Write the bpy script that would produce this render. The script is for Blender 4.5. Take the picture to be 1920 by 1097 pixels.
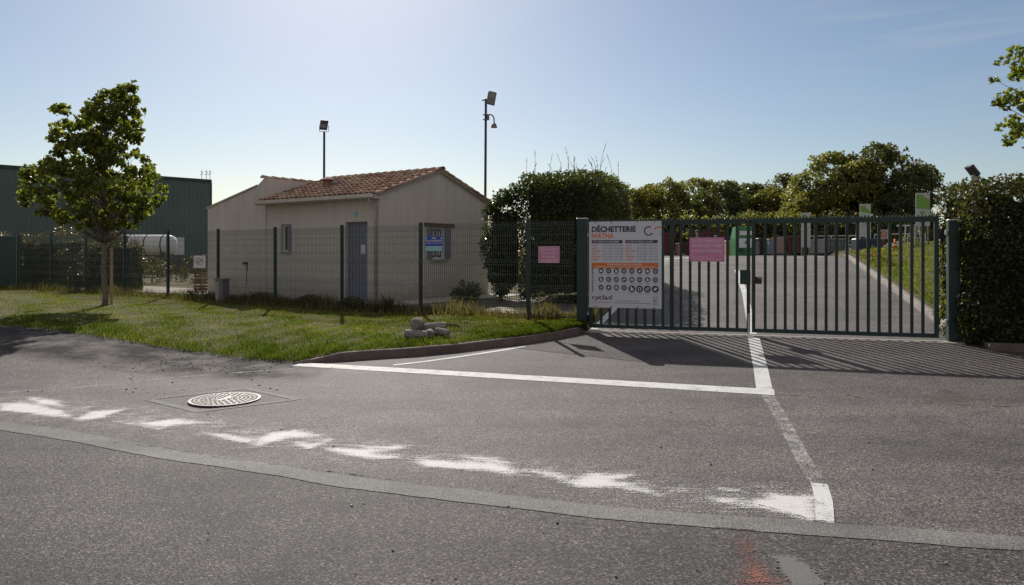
import bpy, math, random
import numpy as np
from mathutils import Vector, Matrix
R = math.radians
scene = bpy.context.scene
for o in list(bpy.data.objects): bpy.data.objects.remove(o)
C = scene.collection

# ---------------------------------------------------------------- camera
cam_d = bpy.data.cameras.new('camera'); cam = bpy.data.objects.new('camera', cam_d); C.objects.link(cam)
cam.location = (0, 0, 1.5); cam.rotation_euler = (R(90), 0, 0)
cam_d.sensor_width = 36; cam_d.lens = 25.5; cam_d.shift_y = -0.0383
cam_d.clip_start = 0.1; cam_d.clip_end = 5000
scene.camera = cam
# ---------------------------------------------------------------- sky, sun, exposure
SUN_EL = 34.0; SUN_AZ = -13.3          # degrees; azimuth from +Y towards +X
world = bpy.data.worlds.new('World'); scene.world = world; world.use_nodes = True
wn = world.node_tree.nodes; wl = world.node_tree.links; wn.clear()
wo = wn.new('ShaderNodeOutputWorld'); wb = wn.new('ShaderNodeBackground'); sky = wn.new('ShaderNodeTexSky')
sky.sky_type = 'NISHITA'; sky.sun_disc = False
sky.sun_elevation = R(SUN_EL); sky.sun_rotation = R(SUN_AZ)
sky.altitude = 0; sky.air_density = 1.0; sky.dust_density = .6; sky.ozone_density = 2.0
wb.inputs['Strength'].default_value = 0.0557
# sky gamma and tint, then an added cloud veil for neutral fill light
gm = wn.new('ShaderNodeGamma'); gm.inputs[1].default_value = 1.0; wl.new(sky.outputs[0], gm.inputs[0])
tn = wn.new('ShaderNodeMix'); tn.data_type = 'RGBA'; tn.blend_type = 'MULTIPLY'; tn.inputs[0].default_value = 1; tn.inputs[7].default_value = (1.0, .99, .985, 1)
wl.new(gm.outputs[0], tn.inputs[6])
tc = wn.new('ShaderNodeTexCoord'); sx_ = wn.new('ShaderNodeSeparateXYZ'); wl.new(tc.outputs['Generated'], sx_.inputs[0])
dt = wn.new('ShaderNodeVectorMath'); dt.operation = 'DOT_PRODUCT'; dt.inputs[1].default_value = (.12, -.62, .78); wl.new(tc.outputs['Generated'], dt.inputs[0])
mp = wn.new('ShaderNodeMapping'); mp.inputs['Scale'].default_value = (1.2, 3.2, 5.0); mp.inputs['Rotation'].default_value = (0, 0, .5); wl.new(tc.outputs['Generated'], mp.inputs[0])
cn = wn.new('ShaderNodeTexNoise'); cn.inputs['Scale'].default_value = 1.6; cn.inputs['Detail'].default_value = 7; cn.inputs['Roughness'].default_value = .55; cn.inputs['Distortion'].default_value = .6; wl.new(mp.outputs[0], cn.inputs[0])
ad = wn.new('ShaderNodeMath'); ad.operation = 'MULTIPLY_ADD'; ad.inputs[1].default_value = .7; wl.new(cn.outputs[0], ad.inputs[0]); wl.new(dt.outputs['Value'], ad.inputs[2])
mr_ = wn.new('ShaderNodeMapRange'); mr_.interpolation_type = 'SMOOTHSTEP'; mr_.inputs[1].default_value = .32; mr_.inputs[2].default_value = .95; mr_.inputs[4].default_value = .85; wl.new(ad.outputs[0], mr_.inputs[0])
cm = wn.new('ShaderNodeMix'); cm.data_type = 'RGBA'; wl.new(mr_.outputs[0], cm.inputs[0]); wl.new(tn.outputs[2], cm.inputs[6]); cm.inputs[7].default_value = (5.0, 4.65, 4.6, 1)  # white cloud mixed in overhead and behind the camera, unseen, as ambient fill
d2 = wn.new('ShaderNodeVectorMath'); d2.operation = 'DOT_PRODUCT'; d2.inputs[1].default_value = (.50, .815, .29); wl.new(tc.outputs['Generated'], d2.inputs[0])
m2 = wn.new('ShaderNodeMapRange'); m2.interpolation_type = 'SMOOTHSTEP'; m2.inputs[1].default_value = .975; m2.inputs[2].default_value = 1.0; wl.new(d2.outputs['Value'], m2.inputs[0])
mp2 = wn.new('ShaderNodeMapping'); mp2.inputs['Scale'].default_value = (2, 2, 22); mp2.inputs['Rotation'].default_value = (.08, .12, 0); wl.new(tc.outputs['Generated'], mp2.inputs[0])
n2 = wn.new('ShaderNodeTexNoise'); n2.inputs['Scale'].default_value = 2.2; n2.inputs['Detail'].default_value = 6; n2.inputs['Distortion'].default_value = .5; wl.new(mp2.outputs[0], n2.inputs[0])
m3 = wn.new('ShaderNodeMapRange'); m3.inputs[1].default_value = .45; m3.inputs[2].default_value = .8; m3.inputs[4].default_value = .35; wl.new(n2.outputs[0], m3.inputs[0])
m4 = wn.new('ShaderNodeMath'); m4.operation = 'MULTIPLY'; wl.new(m2.outputs[0], m4.inputs[0]); wl.new(m3.outputs[0], m4.inputs[1])
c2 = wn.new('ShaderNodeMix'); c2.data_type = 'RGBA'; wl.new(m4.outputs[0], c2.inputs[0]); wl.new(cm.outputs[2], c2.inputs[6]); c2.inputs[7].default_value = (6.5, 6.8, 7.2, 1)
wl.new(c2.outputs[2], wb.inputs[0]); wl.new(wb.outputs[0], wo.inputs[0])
sun_d = bpy.data.lights.new('sun', 'SUN'); sun = bpy.data.objects.new('sun', sun_d); C.objects.link(sun)
sun_d.energy = 3.4; sun_d.angle = R(0.5); sun_d.color = (1.0, 0.94, 0.86)
sd = Vector((math.sin(R(SUN_AZ))*math.cos(R(SUN_EL)), math.cos(R(SUN_AZ))*math.cos(R(SUN_EL)), math.sin(R(SUN_EL))))
sun.rotation_euler = sd.to_track_quat('Z', 'Y').to_euler(); sun.location = sd*50
scene.view_settings.view_transform = 'Standard'; scene.view_settings.look = 'None'
scene.view_settings.exposure = 0.55; scene.view_settings.gamma = 1.0
scene.render.engine = 'CYCLES'
scene.cycles.max_bounces = 8; scene.cycles.transparent_max_bounces = 12

# ---------------------------------------------------------------- tagging
def tag(o, label=None, cat=None, group=None, kind=None):
    if label: o['label'] = label
    if cat: o['category'] = cat
    if group: o['group'] = group
    if kind: o['kind'] = kind
    return o
def thing(name, label, cat, loc=(0,0,0), rz=0.0, group=None):
    o = bpy.data.objects.new(name, None); C.objects.link(o)
    o.empty_display_size = 0.2
    o.location = loc; o.rotation_euler = (0, 0, rz)
    return tag(o, label, cat, group)

# ---------------------------------------------------------------- materials
def nodes_of(name):
    m = bpy.data.materials.new(name); m.use_nodes = True
    nt = m.node_tree; nt.nodes.clear()
    return m, nt, nt.nodes, nt.links
def N(nt, t, **kw):
    n = nt.nodes.new(t)
    for k, v in kw.items():
        if k in n.inputs: n.inputs[k].default_value = v
        else: setattr(n, k, v)
    return n
def ramp(nt, src, stops):
    r = nt.nodes.new('ShaderNodeValToRGB'); e = r.color_ramp.elements
    while len(e) < len(stops): e.new(0.5)
    for i, (p, c) in enumerate(stops):
        e[i].position = p
        e[i].color = (c, c, c, 1) if isinstance(c, (int, float)) else (*c, 1)
    nt.links.new(src, r.inputs[0]); return r
def mixc(nt, a, b, fac, mode='MIX'):
    m = nt.nodes.new('ShaderNodeMix'); m.data_type = 'RGBA'; m.blend_type = mode
    for sock, v in ((m.inputs[0], fac), (m.inputs[6], a), (m.inputs[7], b)):
        if hasattr(v, 'is_linked') or hasattr(v, 'links'): nt.links.new(v, sock)
        elif isinstance(v, (int, float)): sock.default_value = v
        else: sock.default_value = (*v, 1)
    return m.outputs[2]
def noise(nt, vec, scale, detail=4, rough=.55, dist=0):
    n = N(nt, 'ShaderNodeTexNoise', Scale=scale, Detail=detail, Roughness=rough, Distortion=dist)
    if vec is not None: nt.links.new(vec, n.inputs['Vector'])
    return n.outputs[0]
def mapping(nt, vec, scale=(1,1,1), rot=(0,0,0)):
    m = nt.nodes.new('ShaderNodeMapping'); m.inputs['Scale'].default_value = scale; m.inputs['Rotation'].default_value = rot
    nt.links.new(vec, m.inputs[0]); return m.outputs[0]
def bump(nt, h, strength, dist=.01):
    b = N(nt, 'ShaderNodeBump', Strength=strength, Distance=dist); nt.links.new(h, b.inputs['Height']); return b.outputs[0]
def principled(nt, col, rough=.7, metal=0, normal=None, spec=.5):
    p = nt.nodes.new('ShaderNodeBsdfPrincipled')
    if hasattr(col, 'links'): nt.links.new(col, p.inputs['Base Color'])
    else: p.inputs['Base Color'].default_value = (*col, 1)
    if hasattr(rough, 'links'): nt.links.new(rough, p.inputs['Roughness'])
    else: p.inputs['Roughness'].default_value = rough
    p.inputs['Metallic'].default_value = metal; p.inputs['Specular IOR Level'].default_value = spec
    if normal is not None: nt.links.new(normal, p.inputs['Normal'])
    return p
def out(nt, sh):
    o = nt.nodes.new('ShaderNodeOutputMaterial'); nt.links.new(sh, o.inputs[0])
def objco(nt): return nt.nodes.new('ShaderNodeTexCoord').outputs['Object']
def worldco(nt): return nt.nodes.new('ShaderNodeNewGeometry').outputs['Position']

def simple(name, col, rough=.6, metal=0, var=.15, scale=6, bmp=.0, bscale=60, spec=.5):
    m, nt, n, l = nodes_of(name); co = objco(nt)
    f = noise(nt, co, scale, 5)
    d = tuple(c*(1-var) for c in col); u = tuple(min(1, c*(1+var)) for c in col)
    r = ramp(nt, f, [(.3, d), (.7, u)])
    rr = ramp(nt, noise(nt, co, scale*2.3), [(.3, max(0, rough-.08)), (.7, min(1, rough+.08))])
    nb = bump(nt, noise(nt, co, bscale, 3), bmp, .004) if bmp else None
    p = principled(nt, r.outputs[0], rr.outputs[0], metal, nb, spec); out(nt, p.outputs[0]); return m

def asphalt(name, dark, light, grain, coarse, tone=(.72, .69, .67), inner=False):
    rgh = .78
    m, nt, n, l = nodes_of(name); co = worldco(nt)
    v = N(nt, 'ShaderNodeTexVoronoi', Scale=grain, feature='F1'); l.new(co, v.inputs['Vector'])
    sep = N(nt, 'ShaderNodeSeparateColor'); l.new(v.outputs['Color'], sep.inputs[0])
    g1 = ramp(nt, sep.outputs[0], [(.0, tuple(c*.5 for c in dark)), (.5, tuple((a+b)/2*.9 for a, b in zip(dark, light))), (.82, light), (1, tuple(min(1, c*2.0) for c in light))])
    ns = noise(nt, co, grain*.45, 3, .7)
    g2 = ramp(nt, ns, [(.34, .28), (.5, 1.0), (.66, 2.0)])
    col = mixc(nt, g1.outputs[0], g2.outputs[0], .85, 'MULTIPLY')
    big = ramp(nt, noise(nt, co, .55, 6, .62, .6), [(.3, .70), (.48, .98), (.7, 1.22)])
    col = mixc(nt, col, big.outputs[0], 1, 'MULTIPLY')
    st = ramp(nt, noise(nt, mapping(nt, co, (1, 1, 1), (0, 0, R(17))), 2.3, 5, .65, .8), [(.34, .80), (.5, 1.0), (.7, 1.06)])
    tr = ramp(nt, noise(nt, mapping(nt, co, (.12, 1.5, 1), (0, 0, R(17))), 1.0, 3, .5), [(.38, .86), (.6, 1.08)])
    col = mixc(nt, col, tr.outputs[0], 1, 'MULTIPLY')
    sp = N(nt, 'ShaderNodeTexVoronoi', Scale=.9, Randomness=1.0); l.new(co, sp.inputs['Vector'])
    spo = N(nt, 'ShaderNodeMath', operation='MULTIPLY_ADD'); l.new(noise(nt, co, 7, 4), spo.inputs[0]); spo.inputs[1].default_value = .14; l.new(sp.outputs['Distance'], spo.inputs[2])
    spr = ramp(nt, spo.outputs[0], [(.10, .62), (.18, 1)])
    col = mixc(nt, col, spr.outputs[0], 1, 'MULTIPLY')
    col = mixc(nt, col, st.outputs[0], 1, 'MULTIPLY')
    if inner:   # older darker wearing course between the gate and the edge line, brown dirt in the seam
        dp = N(nt, 'ShaderNodeVectorMath', operation='DOT_PRODUCT'); l.new(co, dp.inputs[0]); dp.inputs[1].default_value = (.2914, .9566, 0)
        mm = N(nt, 'ShaderNodeMapRange'); l.new(dp.outputs['Value'], mm.inputs[0])
        wob = N(nt, 'ShaderNodeMath', operation='MULTIPLY_ADD'); l.new(noise(nt, co, 3, 4), wob.inputs[0]); wob.inputs[1].default_value = .35; l.new(dp.outputs['Value'], wob.inputs[2])
        l.new(wob.outputs[0], mm.inputs[0]); mm.inputs[1].default_value = 9.62; mm.inputs[2].default_value = 9.85
        col = mixc(nt, col, (.80, .79, .80), mm.outputs[0], 'MULTIPLY')
        seam = ramp(nt, wob.outputs[0], [(0, 0), (1, 0)])
        e = seam.color_ramp.elements
        mr = N(nt, 'ShaderNodeMapRange'); l.new(wob.outputs[0], mr.inputs[0]); mr.inputs[1].default_value = 9.3; mr.inputs[2].default_value = 10.1
        sr = ramp(nt, mr.outputs[0], [(.0, 0), (.45, .75), (.6, .65), (1, 0)])
        pr = ramp(nt, noise(nt, mapping(nt, co, (.7, 3, 1), (0, 0, R(17))), 1.4, 5, .7), [(.45, 0), (.62, 1)])
        mu = N(nt, 'ShaderNodeMath', operation='MULTIPLY'); l.new(sr.outputs[0], mu.inputs[0]); l.new(pr.outputs[0], mu.inputs[1])
        col = mixc(nt, col, (.07, .052, .042), mu.outputs[0])
        # brown dirt around the left-hand verge
        sx = N(nt, 'ShaderNodeSeparateXYZ'); l.new(co, sx.inputs[0])
        ml = N(nt, 'ShaderNodeMapRange'); l.new(sx.outputs[0], ml.inputs[0]); ml.inputs[1].default_value = -2.6; ml.inputs[2].default_value = -3.6
        mv = N(nt, 'ShaderNodeMapRange'); l.new(wob.outputs[0], mv.inputs[0]); mv.inputs[1].default_value = 8.35; mv.inputs[2].default_value = 8.95
        a = N(nt, 'ShaderNodeMath', operation='MULTIPLY'); l.new(ml.outputs[0], a.inputs[0]); l.new(mv.outputs[0], a.inputs[1])
        pr2 = ramp(nt, noise(nt, co, 1.7, 6, .7), [(.40, .35), (.58, .98)])
        b = N(nt, 'ShaderNodeMath', operation='MULTIPLY'); l.new(a.outputs[0], b.inputs[0]); l.new(pr2.outputs[0], b.inputs[1])
        dirt = ramp(nt, noise(nt, co, 26, 4, .7), [(.3, (.007, .006, .005)), (.55, (.024, .018, .015)), (.75, (.09, .07, .058))])
        col = mixc(nt, col, dirt.outputs[0], b.outputs[0])
        rq = N(nt, 'ShaderNodeMapRange'); l.new(b.outputs[0], rq.inputs[0]); rq.inputs[3].default_value = .78; rq.inputs[4].default_value = 1.0; rgh = rq.outputs[0]
    h = mixc(nt, v.outputs['Distance'], ns, .5)
    nb = bump(nt, h, coarse, .006)
    col = mixc(nt, col, tone, 1, 'MULTIPLY')
    p = principled(nt, col, rgh, 0, nb, .28); out(nt, p.outputs[0]); return m

def paint(name, col, keep, grain=60, attr=None, edge=.5):
    """road paint: opaque where it survives, nothing where it has worn off"""
    m, nt, n, l = nodes_of(name); co = worldco(nt)
    f1 = noise(nt, co, grain, 4, .75); f2 = noise(nt, co, 5, 4, .6)
    f3 = noise(nt, mapping(nt, co, (4, 40, 1), (0, 0, R(20))), 1.0, 4, .65)
    a0 = N(nt, 'ShaderNodeMath', operation='MULTIPLY'); l.new(f1, a0.inputs[0]); a0.inputs[1].default_value = 2.1 if attr else 1.5
    a1 = N(nt, 'ShaderNodeMath', operation='MULTIPLY_ADD'); l.new(f3, a1.inputs[0]); a1.inputs[1].default_value = .7 if attr else .1; l.new(a0.outputs[0], a1.inputs[2])
    a = N(nt, 'ShaderNodeMath', operation='MULTIPLY_ADD'); l.new(f2, a.inputs[0]); a.inputs[1].default_value = .6; l.new(a1.outputs[0], a.inputs[2])
    th = a.outputs[0]                        # mean ~1.1 plain, 1.4 with attribute
    if attr:
        at = N(nt, 'ShaderNodeAttribute', attribute_name=attr)
        b = N(nt, 'ShaderNodeMath', operation='MULTIPLY_ADD'); l.new(at.outputs['Fac'], b.inputs[0]); b.inputs[1].default_value = .64; l.new(th, b.inputs[2])
        th = b.outputs[0]
    mr = N(nt, 'ShaderNodeMapRange'); l.new(th, mr.inputs[0]); mr.inputs[1].default_value = keep; mr.inputs[2].default_value = keep+.16
    c = ramp(nt, noise(nt, co, 90, 3, .7), [(.3, tuple(x*.7 for x in col)), (.6, col)])
    p = principled(nt, c.outputs[0], .75, 0, bump(nt, f1, .5, .004), .35)
    t = N(nt, 'ShaderNodeBsdfTransparent'); mx = N(nt, 'ShaderNodeMixShader')
    l.new(mr.outputs[0], mx.inputs[0]); l.new(t.outputs[0], mx.inputs[1]); l.new(p.outputs[0], mx.inputs[2]); out(nt, mx.outputs[0]); return m

def leafmat(name, stops, trans=.45, tcol=1.6, rough=.45, spec=.5):
    m, nt, n, l = nodes_of(name)
    at = N(nt, 'ShaderNodeAttribute', attribute_name='tint')
    r = ramp(nt, at.outputs['Fac'], stops)
    big = ramp(nt, noise(nt, objco(nt), 1.6, 4), [(.3, .75), (.7, 1.25)])
    col = mixc(nt, r.outputs[0], big.outputs[0], 1, 'MULTIPLY')
    p = principled(nt, col, rough, 0, None, spec)
    tc = mixc(nt, col, (tcol*1.0, tcol*1.05, tcol*.45), 1, 'MULTIPLY')
    t = N(nt, 'ShaderNodeBsdfTranslucent'); l.new(tc, t.inputs[0])
    mx = N(nt, 'ShaderNodeMixShader'); mx.inputs[0].default_value = trans
    l.new(p.outputs[0], mx.inputs[1]); l.new(t.outputs[0], mx.inputs[2]); out(nt, mx.outputs[0]); return m

def wallmat():
    m, nt, n, l = nodes_of('cream_render'); co = objco(nt)
    base = ramp(nt, noise(nt, co, 1.2, 5, .6), [(.3, (.61, .56, .51)), (.7, (.68, .63, .575))])
    st = ramp(nt, noise(nt, mapping(nt, co, (2.6, 2.6, .3)), 1.4, 6, .7), [(.34, .80), (.60, 1.0)])
    sz = N(nt, 'ShaderNodeSeparateXYZ'); l.new(co, sz.inputs[0])
    up = N(nt, 'ShaderNodeMapRange'); l.new(sz.outputs[2], up.inputs[0]); up.inputs[1].default_value = 1.4; up.inputs[2].default_value = 3.4
    up.inputs[3].default_value = .15; up.inputs[4].default_value = .9
    c = mixc(nt, base.outputs[0], mixc(nt, (1, 1, 1), st.outputs[0], up.outputs[0]), 1, 'MULTIPLY')
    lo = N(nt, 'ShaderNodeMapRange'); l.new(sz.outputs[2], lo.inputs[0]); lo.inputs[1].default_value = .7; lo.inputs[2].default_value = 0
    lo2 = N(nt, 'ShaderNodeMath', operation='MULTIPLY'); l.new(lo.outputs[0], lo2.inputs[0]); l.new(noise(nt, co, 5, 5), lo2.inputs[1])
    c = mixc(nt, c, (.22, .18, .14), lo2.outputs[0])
    fine = ramp(nt, noise(nt, co, 45, 3, .7), [(.3, .9), (.7, 1.08)])
    c = mixc(nt, c, fine.outputs[0], 1, 'MULTIPLY')
    p = principled(nt, c, .92, 0, bump(nt, noise(nt, co, 70, 4, .7), .5, .006), .2); out(nt, p.outputs[0]); return m

def tilemat():
    m, nt, n, l = nodes_of('terracotta_tile'); co = objco(nt)
    at = N(nt, 'ShaderNodeAttribute', attribute_name='tint')
    r = ramp(nt, at.outputs['Fac'], [(0, (.26, .13, .09)), (.4, (.44, .26, .18)), (.75, (.55, .38, .28)), (1, (.60, .48, .38))])
    li = ramp(nt, noise(nt, co, 9, 5, .7), [(.45, 0), (.65, .7)])
    c = mixc(nt, r.outputs[0], (.26, .22, .17), li.outputs[0])
    p = principled(nt, c, .8, 0, bump(nt, noise(nt, co, 50, 3), .3, .005), .3); out(nt, p.outputs[0]); return m

def groundmat(name, stops, scale=3, fine=40, bm=.6):
    m, nt, n, l = nodes_of(name); co = worldco(nt)
    r = ramp(nt, noise(nt, co, scale, 6, .68), stops)
    f = ramp(nt, noise(nt, co, fine, 4, .75), [(.3, .6), (.7, 1.35)])
    c = mixc(nt, r.outputs[0], f.outputs[0], 1, 'MULTIPLY')
    p = principled(nt, c, .95, 0, bump(nt, noise(nt, co, fine, 4, .7), bm, .02), .1); out(nt, p.outputs[0]); return m

M = {}
M['street'] = asphalt('coarse_asphalt', (.045, .042, .042), (.15, .14, .137), 105, 1.0, (.66, .635, .62))
M['apron'] = asphalt('fine_asphalt', (.075, .070, .069), (.185, .173, .17), 125, .55, inner=True)
M['ramp'] = asphalt('drive_asphalt', (.085, .080, .076), (.20, .185, .178), 120, .45)
M['patch'] = asphalt('joint_sealant', (.135, .133, .13), (.165, .163, .158), 260, .12, (.98, .97, .95))
M['line'] = paint('white_road_paint', (.66, .66, .64), .86, 75)
M['line_worn'] = paint('worn_road_paint', (.60, .59, .57), 1.10, 75)
M['line_faint'] = paint('faint_road_paint', (.50, .49, .47), 1.12, 70)
M['line_zig'] = paint('scuffed_road_paint', (.66, .65, .63), 1.93, 105, 'paint')
M['red_paint'] = paint('faded_red_paint', (.24, .09, .065), 2.12, 90, 'paint')
M['smooth_patch'] = paint('smooth_filler', (.14, .137, .13), 1.86, 50, 'paint')
M['crack'] = paint('tar_crack', (.012, .011, .011), 1.05, 9)
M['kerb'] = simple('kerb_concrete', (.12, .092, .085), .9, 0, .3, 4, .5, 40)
M['concrete'] = simple('pale_concrete', (.42, .39, .35), .9, 0, .2, 3, .5, 50)
M['stone'] = simple('rubble_concrete', (.22, .20, .185), .92, 0, .35, 14, .9, 40)
M['lawn'] = groundmat('lawn_soil', [(.3, (.06, .062, .022)), (.5, (.095, .092, .034)), (.7, (.15, .125, .06))])
M['field'] = groundmat('rough_ground', [(.3, (.07, .065, .03)), (.6, (.13, .115, .06))], .5, 12)
M['bounce_stubble'] = groundmat('pale_bounce_stubble', [(.3, (.40, .34, .23)), (.6, (.50, .43, .31))], .5, 12)  # kept pale so the unseen ground behind the camera bounces light
M['path'] = groundmat('pale_gravel', [(.3, (.36, .31, .26)), (.6, (.46, .41, .36))], 2, 60)
M['wall'] = wallmat(); M['tile'] = tilemat()
M['gate'] = simple('green_gate_paint', (.010, .034, .030), .5, 0, .12, 5)
M['wire'] = simple('green_wire', (.035, .06, .05), .35, .0, .1, 5, spec=.9)
M['post'] = simple('green_post_paint', (.014, .034, .030), .45, 0, .15, 5)
M['gateg'] = simple('galvanised_steel', (.50, .50, .48), .4, .8, .15, 8)
M['grey_metal'] = simple('grey_painted_metal', (.16, .16, .165), .5, .3, .15, 8)
M['dark_metal'] = simple('dark_weathered_metal', (.045, .043, .047), .5, .3, .2, 8)
M['glass'] = simple('dark_glass', (.03, .035, .04), .08, 0, .1, 3)
M['lens'] = simple('lamp_glass', (.20, .21, .18), .15, 0, .4, 40)
M['blue_shutter'] = simple('blue_grey_paint', (.20, .21, .28), .55, 0, .12, 9)
M['white'] = simple('white_paint', (.72, .73, .74), .55, 0, .05, 4)
M['totem'] = simple('totem_white', (.46, .48, .50), .5, 0, .05, 3)
M['signwhite'] = simple('sign_white', (.60, .62, .68), .5, 0, .04, 3)
M['ink'] = simple('dark_ink', (.05, .032, .085), .6, 0, .05)
M['inkgrey'] = simple('grey_ink', (.20, .19, .25), .6, 0, .05)
M['orange'] = simple('orange_ink', (.70, .18, .035), .6, 0, .05)
M['pink'] = simple('faded_pink_sign', (.62, .24, .40), .55, 0, .14, 8)
M['palepink'] = simple('pale_pink_ink', (.74, .55, .66), .6, 0, .05)
M['bluesign'] = simple('blue_sign', (.035, .075, .42), .5, 0, .08)
M['aqua'] = simple('pale_blue_sign', (.30, .52, .62), .5, 0, .08)
M['brown'] = simple('dark_wood', (.12, .06, .035), .75, 0, .3, 9)
M['rust'] = simple('rusty_steel', (.12, .055, .04), .8, .1, .4, 3, .3)
M['maroon'] = simple('maroon_steel', (.13, .025, .03), .6, .1, .25, 3)
M['red'] = simple('red_plastic', (.50, .03, .02), .5, 0, .1)
M['orangep'] = simple('orange_plastic', (.70, .12, .03), .5, 0, .1)
M['green_bin'] = simple('bright_green_plastic', (.02, .20, .05), .55, 0, .1, 4)
M['greensign'] = simple('apple_green_print', (.17, .36, .06), .5, 0, .06)
M['navy'] = simple('navy_tank', (.030, .036, .065), .55, 0, .2, 4)
M['grey_skip'] = simple('grey_steel', (.17, .17, .18), .6, .2, .2, 3)
M['beige'] = simple('beige_board', (.36, .26, .14), .8, 0, .2, 6)
M['bark'] = simple('grey_bark', (.17, .14, .12), .95, 0, .4, 14, .9, 45)
M['core'] = simple('dark_core_fill', (.020, .022, .010), 1, 0, .5, 6)  # dark opaque fill for the added foliage cores
M['ware'] = simple('green_cladding', (.095, .15, .135), .6, .0, .10, .4)
M['ware_d'] = simple('dark_green_trim', (.015, .05, .038), .5, 0, .1, 1)
M['maple'] = leafmat('maple_leaf', [(0, (.050, .060, .016)), (.5, (.085, .100, .022)), (.85, (.15, .16, .035)), (1, (.24, .18, .05))], .58, 2.3)
M['hedge'] = leafmat('hedge_leaf', [(0, (.036, .048, .014)), (.5, (.062, .078, .020)), (.85, (.10, .105, .03)), (1, (.19, .11, .05))], .42, 1.7)
M['laurel'] = leafmat('laurel_leaf', [(0, (.022, .036, .010)), (.6, (.045, .065, .014)), (1, (.10, .10, .02))], .30, 1.7, .22, .7)
M['photinia'] = leafmat('glossy_hedge_leaf', [(0, (.026, .032, .013)), (.6, (.052, .060, .018)), (.88, (.10, .095, .026)), (1, (.14, .045, .03))], .35, 1.8, .5, .35)
M['bramble'] = leafmat('bramble_leaf', [(0, (.05, .045, .022)), (.5, (.085, .080, .035)), (1, (.20, .16, .10))], .35, 1.4)
M['tree_a'] = leafmat('olive_foliage', [(0, (.07, .078, .026)), (.5, (.13, .135, .040)), (1, (.24, .20, .07))], .5, 1.9)
M['tree_b'] = leafmat('dark_foliage', [(0, (.045, .055, .024)), (.5, (.080, .092, .035)), (1, (.14, .13, .06))], .45, 1.7)
M['grass'] = leafmat('grass_blade', [(0, (.055, .080, .014)), (.5, (.11, .145, .024)), (.8, (.18, .185, .042)), (1, (.34, .28, .12))], .5, 1.45, .6, .15)
M['dry'] = leafmat('dry_weed', [(0, (.06, .07, .02)), (.5, (.13, .115, .05)), (1, (.34, .26, .14))], .4, 1.3)
M['yellow'] = simple('yellow_flower', (.60, .42, .03), .7)
M['rust_mark'] = simple('rust_stain', (.13, .07, .04), .9)
M['alu'] = simple('cast_iron_worn', (.27, .26, .245), .6, .2, .2, 20, .4, 80)
M['iron'] = simple('cast_iron_dark', (.035, .032, .03), .7, .3, .2, 20)

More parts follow.
